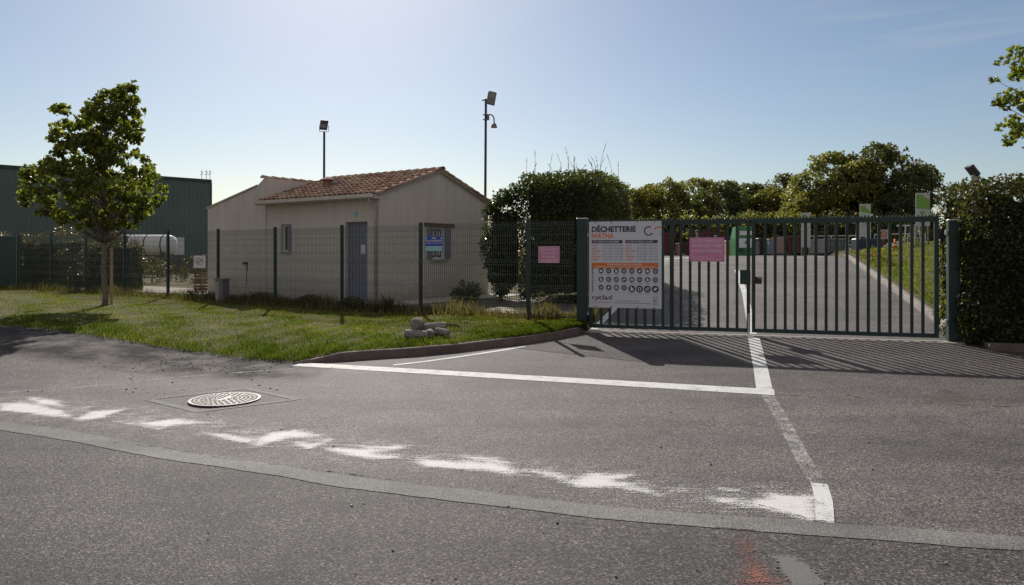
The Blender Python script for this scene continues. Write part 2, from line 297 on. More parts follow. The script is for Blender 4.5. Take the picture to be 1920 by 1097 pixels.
# ---------------------------------------------------------------- mesh helpers
class MB:
    def __init__(s): s.v = []; s.f = []; s.m = []
    def add(s, vs, fs, mi=0):
        b = len(s.v); s.v += [tuple(p) for p in vs]; s.f += [tuple(b+i for i in f) for f in fs]; s.m += [mi]*len(fs); return s
    def box(s, x0, x1, y0, y1, z0, z1, mi=0, T=None):
        vs = [(x, y, z) for z in (z0, z1) for y in (y0, y1) for x in (x0, x1)]
        if T is not None: vs = [tuple(T @ Vector(p)) for p in vs]
        return s.add(vs, [(0,2,3,1), (4,5,7,6), (0,1,5,4), (2,6,7,3), (0,4,6,2), (1,3,7,5)], mi)
    def cbox(s, x0, x1, y0, y1, z0, z1, c=.01, mi=0, T=None):
        """box with chamfered vertical and top edges"""
        def ring(x0, x1, y0, y1, z, c): return [(x0+c,y0,z),(x1-c,y0,z),(x1,y0+c,z),(x1,y1-c,z),(x1-c,y1,z),(x0+c,y1,z),(x0,y1-c,z),(x0,y0+c,z)]
        rs = ring(x0,x1,y0,y1,z0,c)+ring(x0,x1,y0,y1,z1-c,c)+ring(x0+c,x1-c,y0+c,y1-c,z1,c*.5)
        if T is not None: rs = [tuple(T @ Vector(p)) for p in rs]
        fs = [tuple(range(7,-1,-1)), tuple(range(16,24))]
        for k in (0, 8): fs += [(k+i, k+(i+1)%8, k+8+(i+1)%8, k+8+i) for i in range(8)]
        return s.add(rs, fs, mi)
    def tube(s, pts, r, seg=8, caps=True, mi=0):
        pts = [Vector(p) for p in pts]; n = len(pts)
        if not hasattr(r, '__len__'): r = [r]*n
        b = []; up = None
        for i, p in enumerate(pts):
            d = (pts[min(i+1, n-1)]-pts[max(i-1, 0)]).normalized()
            if up is None: up = Vector((0,0,1)) if abs(d.z) < .9 else Vector((1,0,0))
            a = d.cross(up).normalized(); c = a.cross(d).normalized(); up = c
            b += [tuple(p + (a*math.cos(t)+c*math.sin(t))*r[i]) for t in [2*math.pi*k/seg for k in range(seg)]]
        fs = [(i*seg+k, i*seg+(k+1)%seg, (i+1)*seg+(k+1)%seg, (i+1)*seg+k) for i in range(n-1) for k in range(seg)]
        if caps: fs += [tuple(range(seg-1,-1,-1)), tuple((n-1)*seg+k for k in range(seg))]
        return s.add(b, fs, mi)
    def lathe(s, prof, seg=24, c=(0,0), mi=0, T=None):
        vs = [(c[0]+r*math.cos(2*math.pi*k/seg), c[1]+r*math.sin(2*math.pi*k/seg), z) for r, z in prof for k in range(seg)]
        if T is not None: vs = [tuple(T @ Vector(p)) for p in vs]
        n = len(prof)
        fs = [(i*seg+k, i*seg+(k+1)%seg, (i+1)*seg+(k+1)%seg, (i+1)*seg+k) for i in range(n-1) for k in range(seg)]
        fs += [tuple(range(seg-1,-1,-1)), tuple((n-1)*seg+k for k in range(seg))]
        return s.add(vs, fs, mi)
    def prism(s, poly, y0, y1, mi=0, T=None):
        """polygon in xz extruded along y"""
        n = len(poly); vs = [(x, y0, z) for x, z in poly]+[(x, y1, z) for x, z in poly]
        if T is not None: vs = [tuple(T @ Vector(p)) for p in vs]
        return s.add(vs, [tuple(range(n)), tuple(range(2*n-1, n-1, -1))]+[(i, n+i, n+(i+1)%n, (i+1)%n) for i in range(n)], mi)
    def build(s, name, mats, parent=None, smooth=False, loc=None):
        me = bpy.data.meshes.new(name); me.from_pydata(s.v, [], s.f)
        if not isinstance(mats, (list, tuple)): mats = [mats]
        for m in mats: me.materials.append(m)
        me.polygons.foreach_set('material_index', s.m)
        if smooth: me.polygons.foreach_set('use_smooth', [True]*len(s.f))
        me.update(); o = bpy.data.objects.new(name, me); C.objects.link(o)
        if parent: o.parent = parent
        if loc: o.location = loc
        return o
def npmesh(name, V, F, mat, parent=None, attr=None, smooth=False):
    """V (n,3) array, F (m,k) array of equal sized faces; attr = (name, per-vertex values)"""
    me = bpy.data.meshes.new(name); V = np.asarray(V, np.float32); F = np.asarray(F, np.int32).reshape(len(F), -1)
    me.vertices.add(len(V)); me.vertices.foreach_set('co', V.ravel())
    k = F.shape[1]; me.loops.add(F.size); me.loops.foreach_set('vertex_index', F.ravel())
    me.polygons.add(len(F)); me.polygons.foreach_set('loop_start', np.arange(0, F.size, k, dtype=np.int32))
    me.update(calc_edges=True)
    if attr:
        for an, av in ([attr] if isinstance(attr, tuple) else attr):
            a = me.attributes.new(an, 'FLOAT', 'POINT'); a.data.foreach_set('value', np.asarray(av, np.float32))
    if smooth: me.polygons.foreach_set('use_smooth', np.ones(len(F), bool))
    me.materials.append(mat); o = bpy.data.objects.new(name, me); C.objects.link(o)
    if parent: o.parent = parent
    return o
def unit(a): return a/np.maximum(np.linalg.norm(a, axis=1, keepdims=True), 1e-6)
def leaf_arrays(P, size, rng, aspect=.6, droop=0., lobes=False, bias=None, jit=.35):
    n = len(P); d = rng.normal(size=(n,3)); d[:,2] -= droop
    if bias is not None: d += bias
    d = unit(d); w = unit(np.cross(d, rng.normal(size=(n,3)))); nn = np.cross(d, w)
    L = (size*(1+jit*rng.uniform(-1,1,n)))[:,None] if not hasattr(size,'__len__') else size[:,None]
    W = L*aspect*.5
    base = P-d*L*.5
    if lobes:    # five-pointed leaf as one folded hexagon pair: 7 verts -> quads
        pts = [base, base+.25*L*d+W*w*.9, base+.55*L*d+W*w*1.15, base+L*d, base+.55*L*d-W*w*1.15, base+.25*L*d-W*w*.9]
        V = np.stack(pts, 1); V[:, [1,2,4,5]] += (nn*L*.10)[:,None,:]
        V = V.reshape(-1,3); i = np.arange(n)[:,None]*6
        F = np.concatenate([i+np.array([[0,1,2,3]]), i+np.array([[0,3,4,5]])]); k = 6
    else:
        V = np.stack([base, base+.5*L*d+W*w+nn*L*.08, base+L*d, base+.5*L*d-W*w+nn*L*.08], 1).reshape(-1,3)
        F = np.arange(n*4).reshape(-1,4); k = 4
    return V, F, k
def leaves(name, P, size, mat, parent, seed=0, tint=None, **kw):
    rng = np.random.default_rng(seed); P = np.asarray(P)
    V, F, k = leaf_arrays(P, size, rng, **kw)
    t = rng.uniform(0,1,len(P))*.9 if tint is None else tint
    return npmesh(name, V, F, mat, parent, ('tint', np.repeat(t, k)))

# ---------------------------------------------------------------- terrain
P0 = np.array([1.36, 14.0]); E = np.array([.9566, -.2914]); NN = np.array([.2914, .9566])   # left gate post, along gate, through gate
GROT = math.atan2(E[1], E[0]); GW = 6.18
def sv(X, Y): return ((X-P0[0])*E[0]+(Y-P0[1])*E[1], (X-P0[0])*NN[0]+(Y-P0[1])*NN[1])
def XY(s, v): return (P0[0]+s*E[0]+v*NN[0], P0[1]+s*E[1]+v*NN[1])
def sm(x): x = min(1, max(0, x)); return x*x*(3-2*x)
def road_z(v, s=0):
    z = float(np.interp(v, [-14, -8.2, -4.2, -.35, .35], [-.28, -.28, -.20, 0, 0]))
    return z+(.06-z)*sm((-s-4.5)/4.5)*sm((v+7.5)/3.5)
def ramp_z(v, s=0): return float(np.interp(v, [-14, -8.2, -4.2, -.35, .35, 15.5, 17.2, 19.5, 400], [-.28, -.28, -.20, 0, 0, 1.21, 1.33, 1.38, 1.38]))
HX, HY, FPX = 960.0, 475.0, 1360.0       # principal column, horizon row, focal length of the survey photograph
def at(px, Y, py=None, z=None):
    X = (px-HX)/FPX*Y
    if py is not None: z = 1.5-(py-HY)/FPX*Y
    return Vector((X, Y, z if z is not None else 0))
def survey(px, py, fn=road_z):
    lo, hi = 1.0, 60.0
    for _ in range(60):
        Y = (lo+hi)/2; X = (px-HX)/FPX*Y; s_, v_ = sv(X, Y); z = fn(v_, s_); row = HY+(1.5-z)*FPX/Y
        if row > py: lo = Y
        else: hi = Y
    return (X, Y, z)
def srt(px, py): return survey(px, py)[:2]

def grid_mesh(name, ss, vs, fn, mat, kind='structure', mask=None):
    S, V_ = np.meshgrid(ss, vs); pts = []
    for s, v in zip(S.ravel(), V_.ravel()):
        X, Y = XY(s, v); pts.append((X, Y, fn(s, v, X, Y)))
    nx = len(ss); F = []
    for j in range(len(vs)-1):
        for i in range(nx-1):
            if mask and not mask((ss[i]+ss[i+1])/2, (vs[j]+vs[j+1])/2): continue
            F.append((j*nx+i, j*nx+i+1, (j+1)*nx+i+1, (j+1)*nx+i))
    o = npmesh(name, pts, F, mat, smooth=True); o['kind'] = kind; return o

def bank_z(s, v):
    b = ramp_z(v) if v > -.35 else road_z(v, s)
    return b + .10 + min(.55, .13*max(0, s-6.7))*min(1, max(0, (v-.5)/4))
def ground_fn(s, v, X, Y):
    if v < .3: return road_z(v, s)-.05
    if s > 6.75+.02*v: return bank_z(s, v)-.015
    if s > 0: return ramp_z(v)-.06
    if v > 27: return float(np.interp(v, [27, 32], [.13, 1.3])) if s > -14 else .13
    return float(np.interp(v, [.3, 2], [0, .13]))
far_s = np.concatenate([-np.geomspace(1500, 30, 14), np.arange(-28, -2, 2.), [-1.0, -.05, .0, 2, 4, 6.6, 6.8], np.arange(7.2, 20, .8), np.geomspace(21, 1500, 16)])
far_v = np.concatenate([-np.geomspace(600, 16, 8), [-14, -8.2, -4.2, -.35, .3, .31], np.arange(1, 28, 1.), [28, 30, 33], np.geomspace(36, 1800, 16)])
grid_mesh('ground', far_s, far_v, ground_fn, M['field'])

grid_mesh('bounce_field', np.concatenate([-np.geomspace(700, 20, 12), np.linspace(-15, 20, 8), np.geomspace(25, 700, 12)]), np.concatenate([-np.geomspace(420, 24, 14), [-19]]), lambda s, v, X, Y: road_z(v)+.05+min(.5, (-19-v)*.05), M['bounce_stubble'])  # unseen pale ground added behind the camera to bounce sun onto shaded walls
# repair strip centreline across the road (survey points) -> v as a function of s
strip_px = [(0,798),(130,818),(260,843),(390,864),(521,883),(651,904),(781,921),(911,935),(1080,957),(1227,970),(1374,981),(1520,991),(1667,1001),(1814,1014),(1920,1021)]
strip_sv = sorted(sv(*srt(x, y)) for x, y in strip_px)
sS = [a for a, b in strip_sv]; sV = [b for a, b in strip_sv]
def strip_v(s): return float(np.interp(s, sS, sV))
def sheet(name, slist, vlo, vhi, nv, fn, mat, dz=0, attr=None):
    pts = []; 
    for j in range(nv+1):
        for s in slist:
            v = vlo(s)+(vhi(s)-vlo(s))*j/nv; X, Y = XY(s, v); pts.append((X, Y, fn(v, s)+dz))
    nx = len(slist); F = [(j*nx+i, j*nx+i+1, (j+1)*nx+i+1, (j+1)*nx+i) for j in range(nv) for i in range(nx-1)]
    o = npmesh(name, pts, F, mat, smooth=True); o['kind'] = 'structure'; return o
ls = list(np.concatenate([[-200, -60, -30, -20], np.arange(-16, 10, .5), [12, 20, 60, 200]]))
sheet('road', ls, lambda s: -19.5, lambda s: strip_v(s), 12, road_z, M['street'])
sheet('driveway_apron', ls, lambda s: strip_v(s), lambda s: .0, 60, road_z, M['apron'])
ssf = list(np.arange(-14, 9, .06)); rr = random.Random(4)
wob = np.convolve(np.random.default_rng(5).normal(size=len(ssf)+40), np.ones(8)/8, 'same')[:len(ssf)]*.022
wob2 = np.convolve(np.random.default_rng(6).normal(size=len(ssf)+40), np.ones(6)/6, 'same')[:len(ssf)]*.022
ix = {round(s, 3): i for i, s in enumerate(ssf)}
sheet('repair_strip', ssf, lambda s: strip_v(s)-.12+wob[ix[round(s,3)]], lambda s: strip_v(s)+.13+wob2[ix[round(s,3)]], 3, road_z, M['patch'], .004)

def ribbon(name, pts, width, mat, dz=.004, fn=road_z, step=.05, kind='structure', jitter=0, seed=1, taper=False):
    """thin sheet along ground points (X,Y)"""
    P = [Vector((p[0], p[1])) for p in pts]; dense = []
    for a, b in zip(P[:-1], P[1:]):
        n = max(1, int((b-a).length/step)); dense += [a+(b-a)*i/n for i in range(n)]
    dense.append(P[-1]); rg = random.Random(seed); V = []; n = len(dense)
    for i, p in enumerate(dense):
        d = (dense[min(i+1, n-1)]-dense[max(i-1, 0)]).normalized(); q = Vector((-d.y, d.x)); w = width if not hasattr(width,'__len__') else width[0]+(width[1]-width[0])*i/(n-1)
        w = w*(1+rg.uniform(-1,1)*jitter)
        if taper: w *= min(1, i/8, (n-1-i)/8)+.02
        for k in (-.5, .5):
            r = p+q*w*k; V.append((r.x, r.y, fn(*sv(r.x, r.y)[::-1])+dz))
    o = npmesh(name, V, [(2*i, 2*i+2, 2*i+3, 2*i+1) for i in range(n-1)], mat); o['kind'] = kind; return o
# painted lines
ribbon('edge_line', [srt(557, 683.5), srt(620, 687), srt(1452, 736)], [.27, .36], M['line'])
ribbon('lane_line', [XY(3.13, -.26), srt(1426, 690), srt(1434, 734)], .195, M['line'], .006)
ribbon('worn_lane_line', [srt(1440, 742), srt(1474, 800), srt(1505, 860), srt(1536, 912)], [.15, .12], M['line_worn'])
for dx in (-9, 9):
    ribbon('worn_lane_line', [srt(1440+dx*.8, 742), srt(1474+dx*.95, 800), srt(1505+dx*1.15, 860), srt(1536+dx*1.4, 912)], .03, M['line_faint'], .0085, seed=3)
ribbon('lane_line_end', [srt(1536, 908), srt(1545, 940), srt(1547, 981)], [.12, .115], M['line'], .007)
ribbon('kerb_line', [srt(738, 685), srt(800, 678), srt(870, 668), srt(930, 659), srt(985, 650)], .09, M['line'], .0045)
ribbon('faint_line', [srt(-60, 741), srt(150, 727), srt(350, 706), srt(560, 691)], .08, M['line_faint'], .0045)
ribbon('driveway_centre_line', [XY(3.13, .35), XY(3.08, 6), XY(2.9, 12)], .15, M['line'], .006, ramp_z)
ribbon('driveway_side_line', [XY(.16, .35), XY(.14, 8), XY(.14, 14)], .14, M['line'], .006, ramp_z)
ribbon('cross_line', [(5.9, 25.9), (9.0, 27.8), (12.3, 29.2)], .14, M['line_worn'], .006, ramp_z)
ribbon('arrow_marking', [(6.2, 29.5), (7.2, 29.9), (7.6, 28.6)], .3, M['line'], .006, ramp_z)
ribbon('arrow_marking', [(11.5, 31.3), (12.6, 31.4), (12.9, 30.1)], .3, M['line'], .006, ramp_z)
# scuffed zigzag paint: survival of the paint sampled from surveyed outlines
zig = [ [(0,757),(60,757),(120,770),(138,786),(70,778),(0,770)], [(50,745),(110,752),(118,764),(70,758)],[(138,787),(170,772),(235,768),(190,785),(150,790)],[(215,790),(300,803),(262,795),(330,786),(392,794),(330,797),(300,806)],
  [(385,812),(430,816),(480,829),(505,812),(560,808),(600,818),(540,822),(490,836),(430,826)], [(548,830),(580,834),(620,824),(600,838),(575,842)],[(600,840),(680,842),(765,842),(700,850),(760,860),(690,862),(640,852)],
  [(672,838),(760,838),(740,846)], [(776,862),(850,866),(958,870),(930,860),(870,858),(955,876),(990,893),(900,884),(790,876)], [(960,880),(1080,905),(1050,890)],[(1055,905),(1110,888),(1180,892),(1150,905),(1230,912),(1130,915),(1085,916)],
  [(1120,912),(1240,930),(1200,915)], [(1340,914),(1400,924),(1370,922)],[(1334,935),(1400,938),(1530,936),(1530,982),(1480,966),(1400,950),(1340,944)],[(1440,926),(1530,932),(1530,950),(1450,945)] ]
def poly_dist(px, py, poly):
    inside = False; dmin = 1e9; n = len(poly)
    for i in range(n):
        x1, y1 = poly[i]; x2, y2 = poly[(i+1) % n]
        if (y1 > py) != (y2 > py) and px < (x2-x1)*(py-y1)/(y2-y1)+x1: inside = not inside
        t = max(0, min(1, ((px-x1)*(x2-x1)+(py-y1)*(y2-y1))/((x2-x1)**2+(y2-y1)**2+1e-9)))
        dmin = min(dmin, math.hypot(px-x1-t*(x2-x1), py-y1-t*(y2-y1)))
    return dmin if inside else -dmin
def painted(name, polys_px, slist, vlo, vhi, nv, mat, soft, dz, band=None, base=0):
    B = [srt(*q) for q in band] if band else None
    P = [[srt(*q) for q in poly] for poly in polys_px]        # outlines on the ground, metres
    bb = [(min(q[0] for q in p)-.3, max(q[0] for q in p)+.3, min(q[1] for q in p)-.3, max(q[1] for q in p)+.3) for p in P]
    V = []; A = []
    for j in range(nv+1):
        for s in slist:
            v = vlo(s)+(vhi(s)-vlo(s))*j/nv; X, Y = XY(s, v); V.append((X, Y, road_z(v, s)+dz)); d = -1e9
            for p, b in zip(P, bb):
                if b[0] < X < b[1] and b[2] < Y < b[3]: d = max(d, poly_dist(X, Y, p))
            A.append(max(0, min(1, .5+d/soft), base*max(0, min(1, .5+poly_dist(X, Y, B)/.5)) if B else 0))
    nx = len(slist); A = np.array(A)
    F = [f for f in ((j*nx+i, j*nx+i+1, (j+1)*nx+i+1, (j+1)*nx+i) for j in range(nv) for i in range(nx-1)) if A[list(f)].max() > .02]
    o = npmesh(name, V, F, mat, attr=('paint', A)); o['kind'] = 'structure'; return o
zl = list(np.arange(-7.2, 4.4, .04))
painted('zigzag_marking', zig, zl, lambda s: strip_v(s)+.13, lambda s: strip_v(s)+1.9, 40, M['line_zig'], .17, .0055, [(-60,745),(100,748),(385,788),(600,812),(780,842),(960,868),(1200,900),(1340,915),(1530,928),(1530,982),(1400,952),(1200,928),(960,895),(780,872),(600,848),(380,818),(150,790),(-60,772)], .32)
painted('red_spray_mark', [[(1381,990),(1392,988),(1402,1010),(1425,1050),(1450,1072),(1490,1100),(1380,1100),(1395,1040)]], list(np.arange(1.2, 4.8, .03)), lambda s: strip_v(s)-1.6, lambda s: strip_v(s)-.1, 50, M['red_paint'], .22, .004)
painted('filler_patch', [[(1450,1046),(1475,1043),(1515,1062),(1545,1100),(1490,1100),(1468,1070)]], list(np.arange(1.2, 4.8, .03)), lambda s: strip_v(s)-1.6, lambda s: strip_v(s)-.1, 50, M['smooth_patch'], .06, .006)
# cracks
ribbon('road_crack', [srt(200,829), srt(300,839), srt(400,857), srt(470,866), srt(620,884), srt(760,902)], .022, M['crack'], .0065, jitter=.7, taper=True)
ribbon('road_crack', [srt(1330,940), srt(1420,947), srt(1480,963), srt(1525,977), srt(1600,984), srt(1680,988)], .016, M['crack'], .0075, jitter=.7, seed=2, taper=True)
ribbon('road_crack', [srt(1690,974), srt(1760,975), srt(1830,980), srt(1925,985)], .010, M['crack'], .0065, jitter=.7, seed=3, taper=True)
ribbon('road_crack', [srt(1220,724), srt(1500,743), srt(1700,756), srt(1925,764)], .02, M['crack'], .0035, jitter=.8, seed=4, taper=True)
ribbon('road_crack', [srt(1100,668), srt(1240,676), srt(1330,673)], .014, M['crack'], .0035, jitter=.8, seed=5, taper=True)

# ramp beyond the gate, kerbed plateau
def s_left(v): return .02 if v < 17 else .02-(v-17)*3
def s_right(v): return 6.5+.028*v if v < 17.5 else 7.0+(v-17.5)*2.0
vv = list(np.concatenate([[.05, .35], np.arange(1, 21, 1.), [22, 25, 30, 40, 60]])); pts = []; ns = 14
for v in vv:
    for i in range(ns+1):
        s = s_left(v)+(s_right(v)-s_left(v))*i/ns; X, Y = XY(s, v); pts.append((X, Y, ramp_z(v)))
F = [(j*(ns+1)+i, j*(ns+1)+i+1, (j+1)*(ns+1)+i+1, (j+1)*(ns+1)+i) for j in range(len(vv)-1) for i in range(ns)]
b0 = len(pts)
for v in vv:
    X, Y = XY(s_left(v), v); pts.append((X, Y, -.1))
F += [(b0+j, j*(ns+1), (j+1)*(ns+1), b0+j+1) for j in range(len(vv)-1)]
npmesh('driveway', pts, F, M['ramp'])['kind'] = 'structure'
# concrete threshold under the gate
m = MB(); T = Matrix.Translation((P0[0], P0[1], 0)) @ Matrix.Rotation(GROT, 4, 'Z')
m.box(-.05, GW+.25, -.24, .05, -.06, .022, T=T); tag(m.build('gate_threshold', M['concrete']), kind='structure')

def kerb(name, pts, w, hfun, mat, zf, drop=.1):
    """swept kerb with a chamfered top; pts (X,Y) front edge, body extends to the left of travel"""
    P = [Vector(p) for p in pts]; dense = []
    for a, b in zip(P[:-1], P[1:]):
        n = max(1, int((b-a).length/.12)); dense += [a+(b-a)*i/n for i in range(n)]
    dense.append(P[-1]); n = len(dense); V = []; rg = random.Random(2)
    for i, p in enumerate(dense):
        d = (dense[min(i+1, n-1)]-dense[max(i-1, 0)]).normalized(); q = Vector((-d.y, d.x)); h = hfun(i/(n-1)); z = zf(p.x, p.y)
        j = rg.uniform(-.006, .006)
        for a, b in ((0, -drop), (0+j, h-.02), (.025, h+j*.5), (w-.02, h), (w, h-.01), (w, -drop)):
            r = p+q*a; V.append((r.x, r.y, z+b))
    F = [(i*6+k, (i+1)*6+k, (i+1)*6+k+1, i*6+k+1) for i in range(n-1) for k in range(5)]
    F = np.array(F); o = npmesh(name, V, F, mat); o['kind'] = 'structure'; return o
rz_xy = lambda X, Y: road_z(*sv(X, Y)[::-1])
kpx = [(552,683),(620,678),(700,672),(780,667),(850,660.5),(920,652),(980,645),(1040,636),(1082,628),(1096,622)]
kpts = [srt(*p) for p in kpx]
kerb('kerb', kpts, .14, lambda t: .125*min(1, .12+t*7)*(1 if t < .93 else 1-(t-.93)*4), M['kerb'], rz_xy)
kr = [XY(6.5+.028*v, v) for v in np.arange(17.5, .9, -.5)]
M['ramp_kerb'] = simple('weathered_kerb', (.22, .19, .165), .9, 0, .3, 3, .5, 40)
kerb('kerb', kr[::-1][::-1], .16, lambda t: .13, M['ramp_kerb'], lambda X, Y: ramp_z(sv(X, Y)[1]))

# ---------------------------------------------------------------- lawn in front of the fence
FD = np.array([-.829, .559]); F0 = np.array([.33, 14.67]); FZ = .19
def fence_xy(d): return F0+FD*d              # d metres leftwards from the first post
def fence_d_of_px(px):
    r = (px-HX)/FPX; return (r*F0[1]-F0[0])/(FD[0]-r*FD[1])
edge_px = [(1092,624,1100,.10),(1040,636,1060,.115),(980,645,1010,.12),(850,660.5,900,.12),(700,672,789,.12),(620,678,715,.11),(552,681,641,.03),(480,676,570,.02),(400,667,500,.02),(300,652,409,.02),(230,641,340,.02),(150,629,255,.02),(60,617,140,.02),(0,612,60,.02),(-180,603,-60,.02),(-500,597,-300,.02)]
rows = []
for x, y, fx, h in edge_px:
    e = srt(x, y); f = fence_xy(fence_d_of_px(fx)-.0); rows.append((e, f, rz_xy(*e)+h))
rows = [(np.array(e), np.array(f), z) for e, f, z in rows]
NA = 260
def lawn_pt(a, b):
    t = a*(len(rows)-1); i = min(int(t), len(rows)-2); k = t-i
    e = rows[i][0]*(1-k)+rows[i+1][0]*k; f = rows[i][1]*(1-k)+rows[i+1][1]*k; ez = rows[i][2]*(1-k)+rows[i+1][2]*k
    f = f+np.array([.559, .829])*.35
    if h_in(a): e = e+(f-e)/np.linalg.norm(f-e)*.11
    p = e*(1-b)+f*b; z = ez*(1-b)+(FZ-.03)*b + .05*math.sin(b*math.pi) + .018*math.sin(p[0]*2.1+p[1])*math.sin(p[1]*1.7)*math.sin(b*math.pi)
    s_, v_ = sv(p[0], p[1]); z = max(z, road_z(v_, s_)+.02+.04*min(1, b*4))
    return p[0], p[1], z
def h_in(a): return a*(len(rows)-1) < 5.6
NBv = 26; V = []
for i in range(NA+1):
    for j in range(NBv+1):
        a = i/NA; b = j/NBv; x, y, z = lawn_pt(a, b)
        if j == 0 and not h_in(a): z -= .06
        if j == 1 and not h_in(a):
            dx = .22*math.sin(i*.9)+.16*math.sin(i*2.3)+.08*math.sin(i*5.1); y += dx*.3; x += dx*.2
        V.append((x, y, z))
F = [(i*(NBv+1)+j, (i+1)*(NBv+1)+j, (i+1)*(NBv+1)+j+1, i*(NBv+1)+j+1) for i in range(NA) for j in range(NBv)]
tag(npmesh('lawn', V, F, M['lawn'], smooth=True), kind='structure')
def blades(name, P, h, rng, w=.006, lean=.5, tint=None, mat='grass'):
    n = len(P); ang = rng.uniform(0, 2*math.pi, n); d = np.stack([np.cos(ang), np.sin(ang), np.zeros(n)], 1)
    l2 = rng.uniform(0, 2*math.pi, n); le = np.stack([np.cos(l2), np.sin(l2), np.zeros(n)], 1)*(rng.uniform(0, lean, n)*h)[:,None]
    up = np.zeros((n,3)); up[:,2] = h
    V = np.stack([P-d*w, P+d*w, P+d*w*.7+le*.4+up*.6, P+le+up, P-d*w*.7+le*.4+up*.6], 1).reshape(-1,3)
    i = np.arange(n)[:,None]*5
    F5 = i+np.array([[0,1,2,3,4]])
    return npmesh(name, V, F5, M[mat], attr=('tint', np.repeat(tint, 5)))
rng = np.random.default_rng(11)
NBL = 150000; ab = rng.uniform(0, 1, (NBL, 2)); ab[:,0] = ab[:,0]**1.15*.92
clump = np.sin(ab[:,0]*97+ab[:,1]*9)*np.sin(ab[:,1]*23+ab[:,0]*41)*.5+.5
P = np.array([lawn_pt(a, b) for a, b in ab]); P[:,2] -= .01
hh = (.018+.034*rng.uniform(0,1,NBL))*(.6+.9*clump)*(1+.7*(ab[:,1] < .15));
pn = np.sin(P[:,0]*2.3+np.sin(P[:,1]*1.9)*1.7)*np.sin(P[:,1]*2.9+P[:,0]*.8)+.5*np.sin(P[:,0]*6.1+P[:,1]*4.3)*np.sin(P[:,1]*7.3-P[:,0]*2.2)
keep = rng.uniform(-1.6,1,NBL) < pn+.35; P = P[keep]; hh = hh[keep]; ab = ab[keep]; pn = pn[keep]; NBL = len(P) 
fl = np.sin(P[:,0]*1.1+2)*np.sin(P[:,1]*1.3+P[:,0]*.4)*.5+.5
tt = np.clip(rng.uniform(0,.75,NBL)-.12*pn+.30*(ab[:,1] > .6)*rng.uniform(0,1,NBL)+.35*(fl > .6)*rng.uniform(0,1,NBL)-.15*(ab[:,1] < .25), 0, 1)
tag(blades('grass', P, hh, rng, .0055, .8, tt), 'short green grass of the verge between kerb and fence', 'grass', kind='stuff')
# tall weeds along the foot of the fence
nW = 16000; a = rng.uniform(0,.93,nW); b = 1-np.abs(rng.normal(0,.075,nW))
P = np.array([lawn_pt(x, min(1, y)) for x, y in zip(a, b)])
hw = (.10+.30*rng.uniform(0,1,nW)**3)*(.55+.55*(np.sin(a*60)*.5+.5))
tag(blades('weeds', P, hw, rng, .006, .6, np.clip(rng.uniform(0,.75,nW)+.25*(a < .3),0,1), 'dry'), 'tall dry weeds along the foot of the wire fence', 'weeds', kind='stuff')
# dark leafy ground cover at the fence foot in front of the hut
nC = 9000; a = rng.uniform(.33,.60,nC); bb = rng.uniform(.86,1.0,nC)
P = np.array([lawn_pt(x, y) for x, y in zip(a, bb)]); P[:,2] += rng.uniform(0,.28,nC)*(np.sin(a*83)*.4+.6)*(bb>.9)+.02
o = leaves('ground_cover', P, .05, M['bramble'], None, 3, tint=rng.uniform(0,.5,nC)); tag(o, 'dark trailing brambles on the lawn edge under the hut wall', 'brambles', kind='stuff')
# small yellow flowers
nF = 260; P = np.array([lawn_pt(*x) for x in rng.uniform((.1,.15),(.6,.85),(nF,2))]); P[:,2] += .07
V, F, k = leaf_arrays(P, .022, rng, aspect=1.0); o = npmesh('wild_flowers', V, F, M['yellow']); tag(o, 'tiny yellow wild flowers scattered in the lawn', 'flowers', kind='stuff')
# loose gravel by the kerb end and the lawn tip
m = MB(); rg = random.Random(8)
def pebble(m, x, y, z, r, rg, mi=0):
    k = 6; vs = []
    for zz, f in ((-.2, .8), (.35, 1.0), (.75, .55)):
        for i in range(k): a = 2*math.pi*i/k+.4; q = r*f*rg.uniform(.75, 1.2); vs.append((x+q*math.cos(a), y+q*math.sin(a), z+zz*r))
    m.add(vs, [(j*k+i, j*k+(i+1)%k, (j+1)*k+(i+1)%k, (j+1)*k+i) for j in range(2) for i in range(k)]+[tuple(2*k+i for i in range(k))], mi)
for i in range(260):
    px = rg.gauss(380, 90); py = 690-(px-380)*.03+rg.gauss(0, 8)-6
    if rg.random() < .25: px = rg.uniform(180, 560); py = rg.uniform(672, 740)
    X, Y, z = survey(px, py); pebble(m, X, Y, z, rg.choice([.005, .007, .010, .016]), rg, rg.choice([0, 1]))
tag(m.build('loose_gravel', [M['stone'], M['dark_metal']]), 'loose crumbs of gravel on the asphalt beside the lawn tip', 'gravel', kind='stuff')
m = MB()
for i in range(70):
    px = rg.uniform(0, 1920); py = rg.uniform(700, 1090); X, Y, z = survey(px, py); pebble(m, X, Y, z+.004, rg.choice([.005, .007, .010]), rg, rg.choice([0, 1]))
tag(m.build('road_grit', [M['stone'], M['dark_metal']]), 'scattered grit lying over the open asphalt', 'grit', kind='stuff')
# twig on the apron
m = MB(); a = Vector(survey(1587, 741)); b = Vector(survey(1618, 748)); m.tube([a+Vector((0,0,.012)), (a+b)/2+Vector((.0,.02,.02)), b+Vector((0,0,.012))], [.008,.007,.004], 6)
tag(m.build('twig', M['beige']), 'thin pale twig lying alone on the asphalt right of the painted lane line', 'twig')

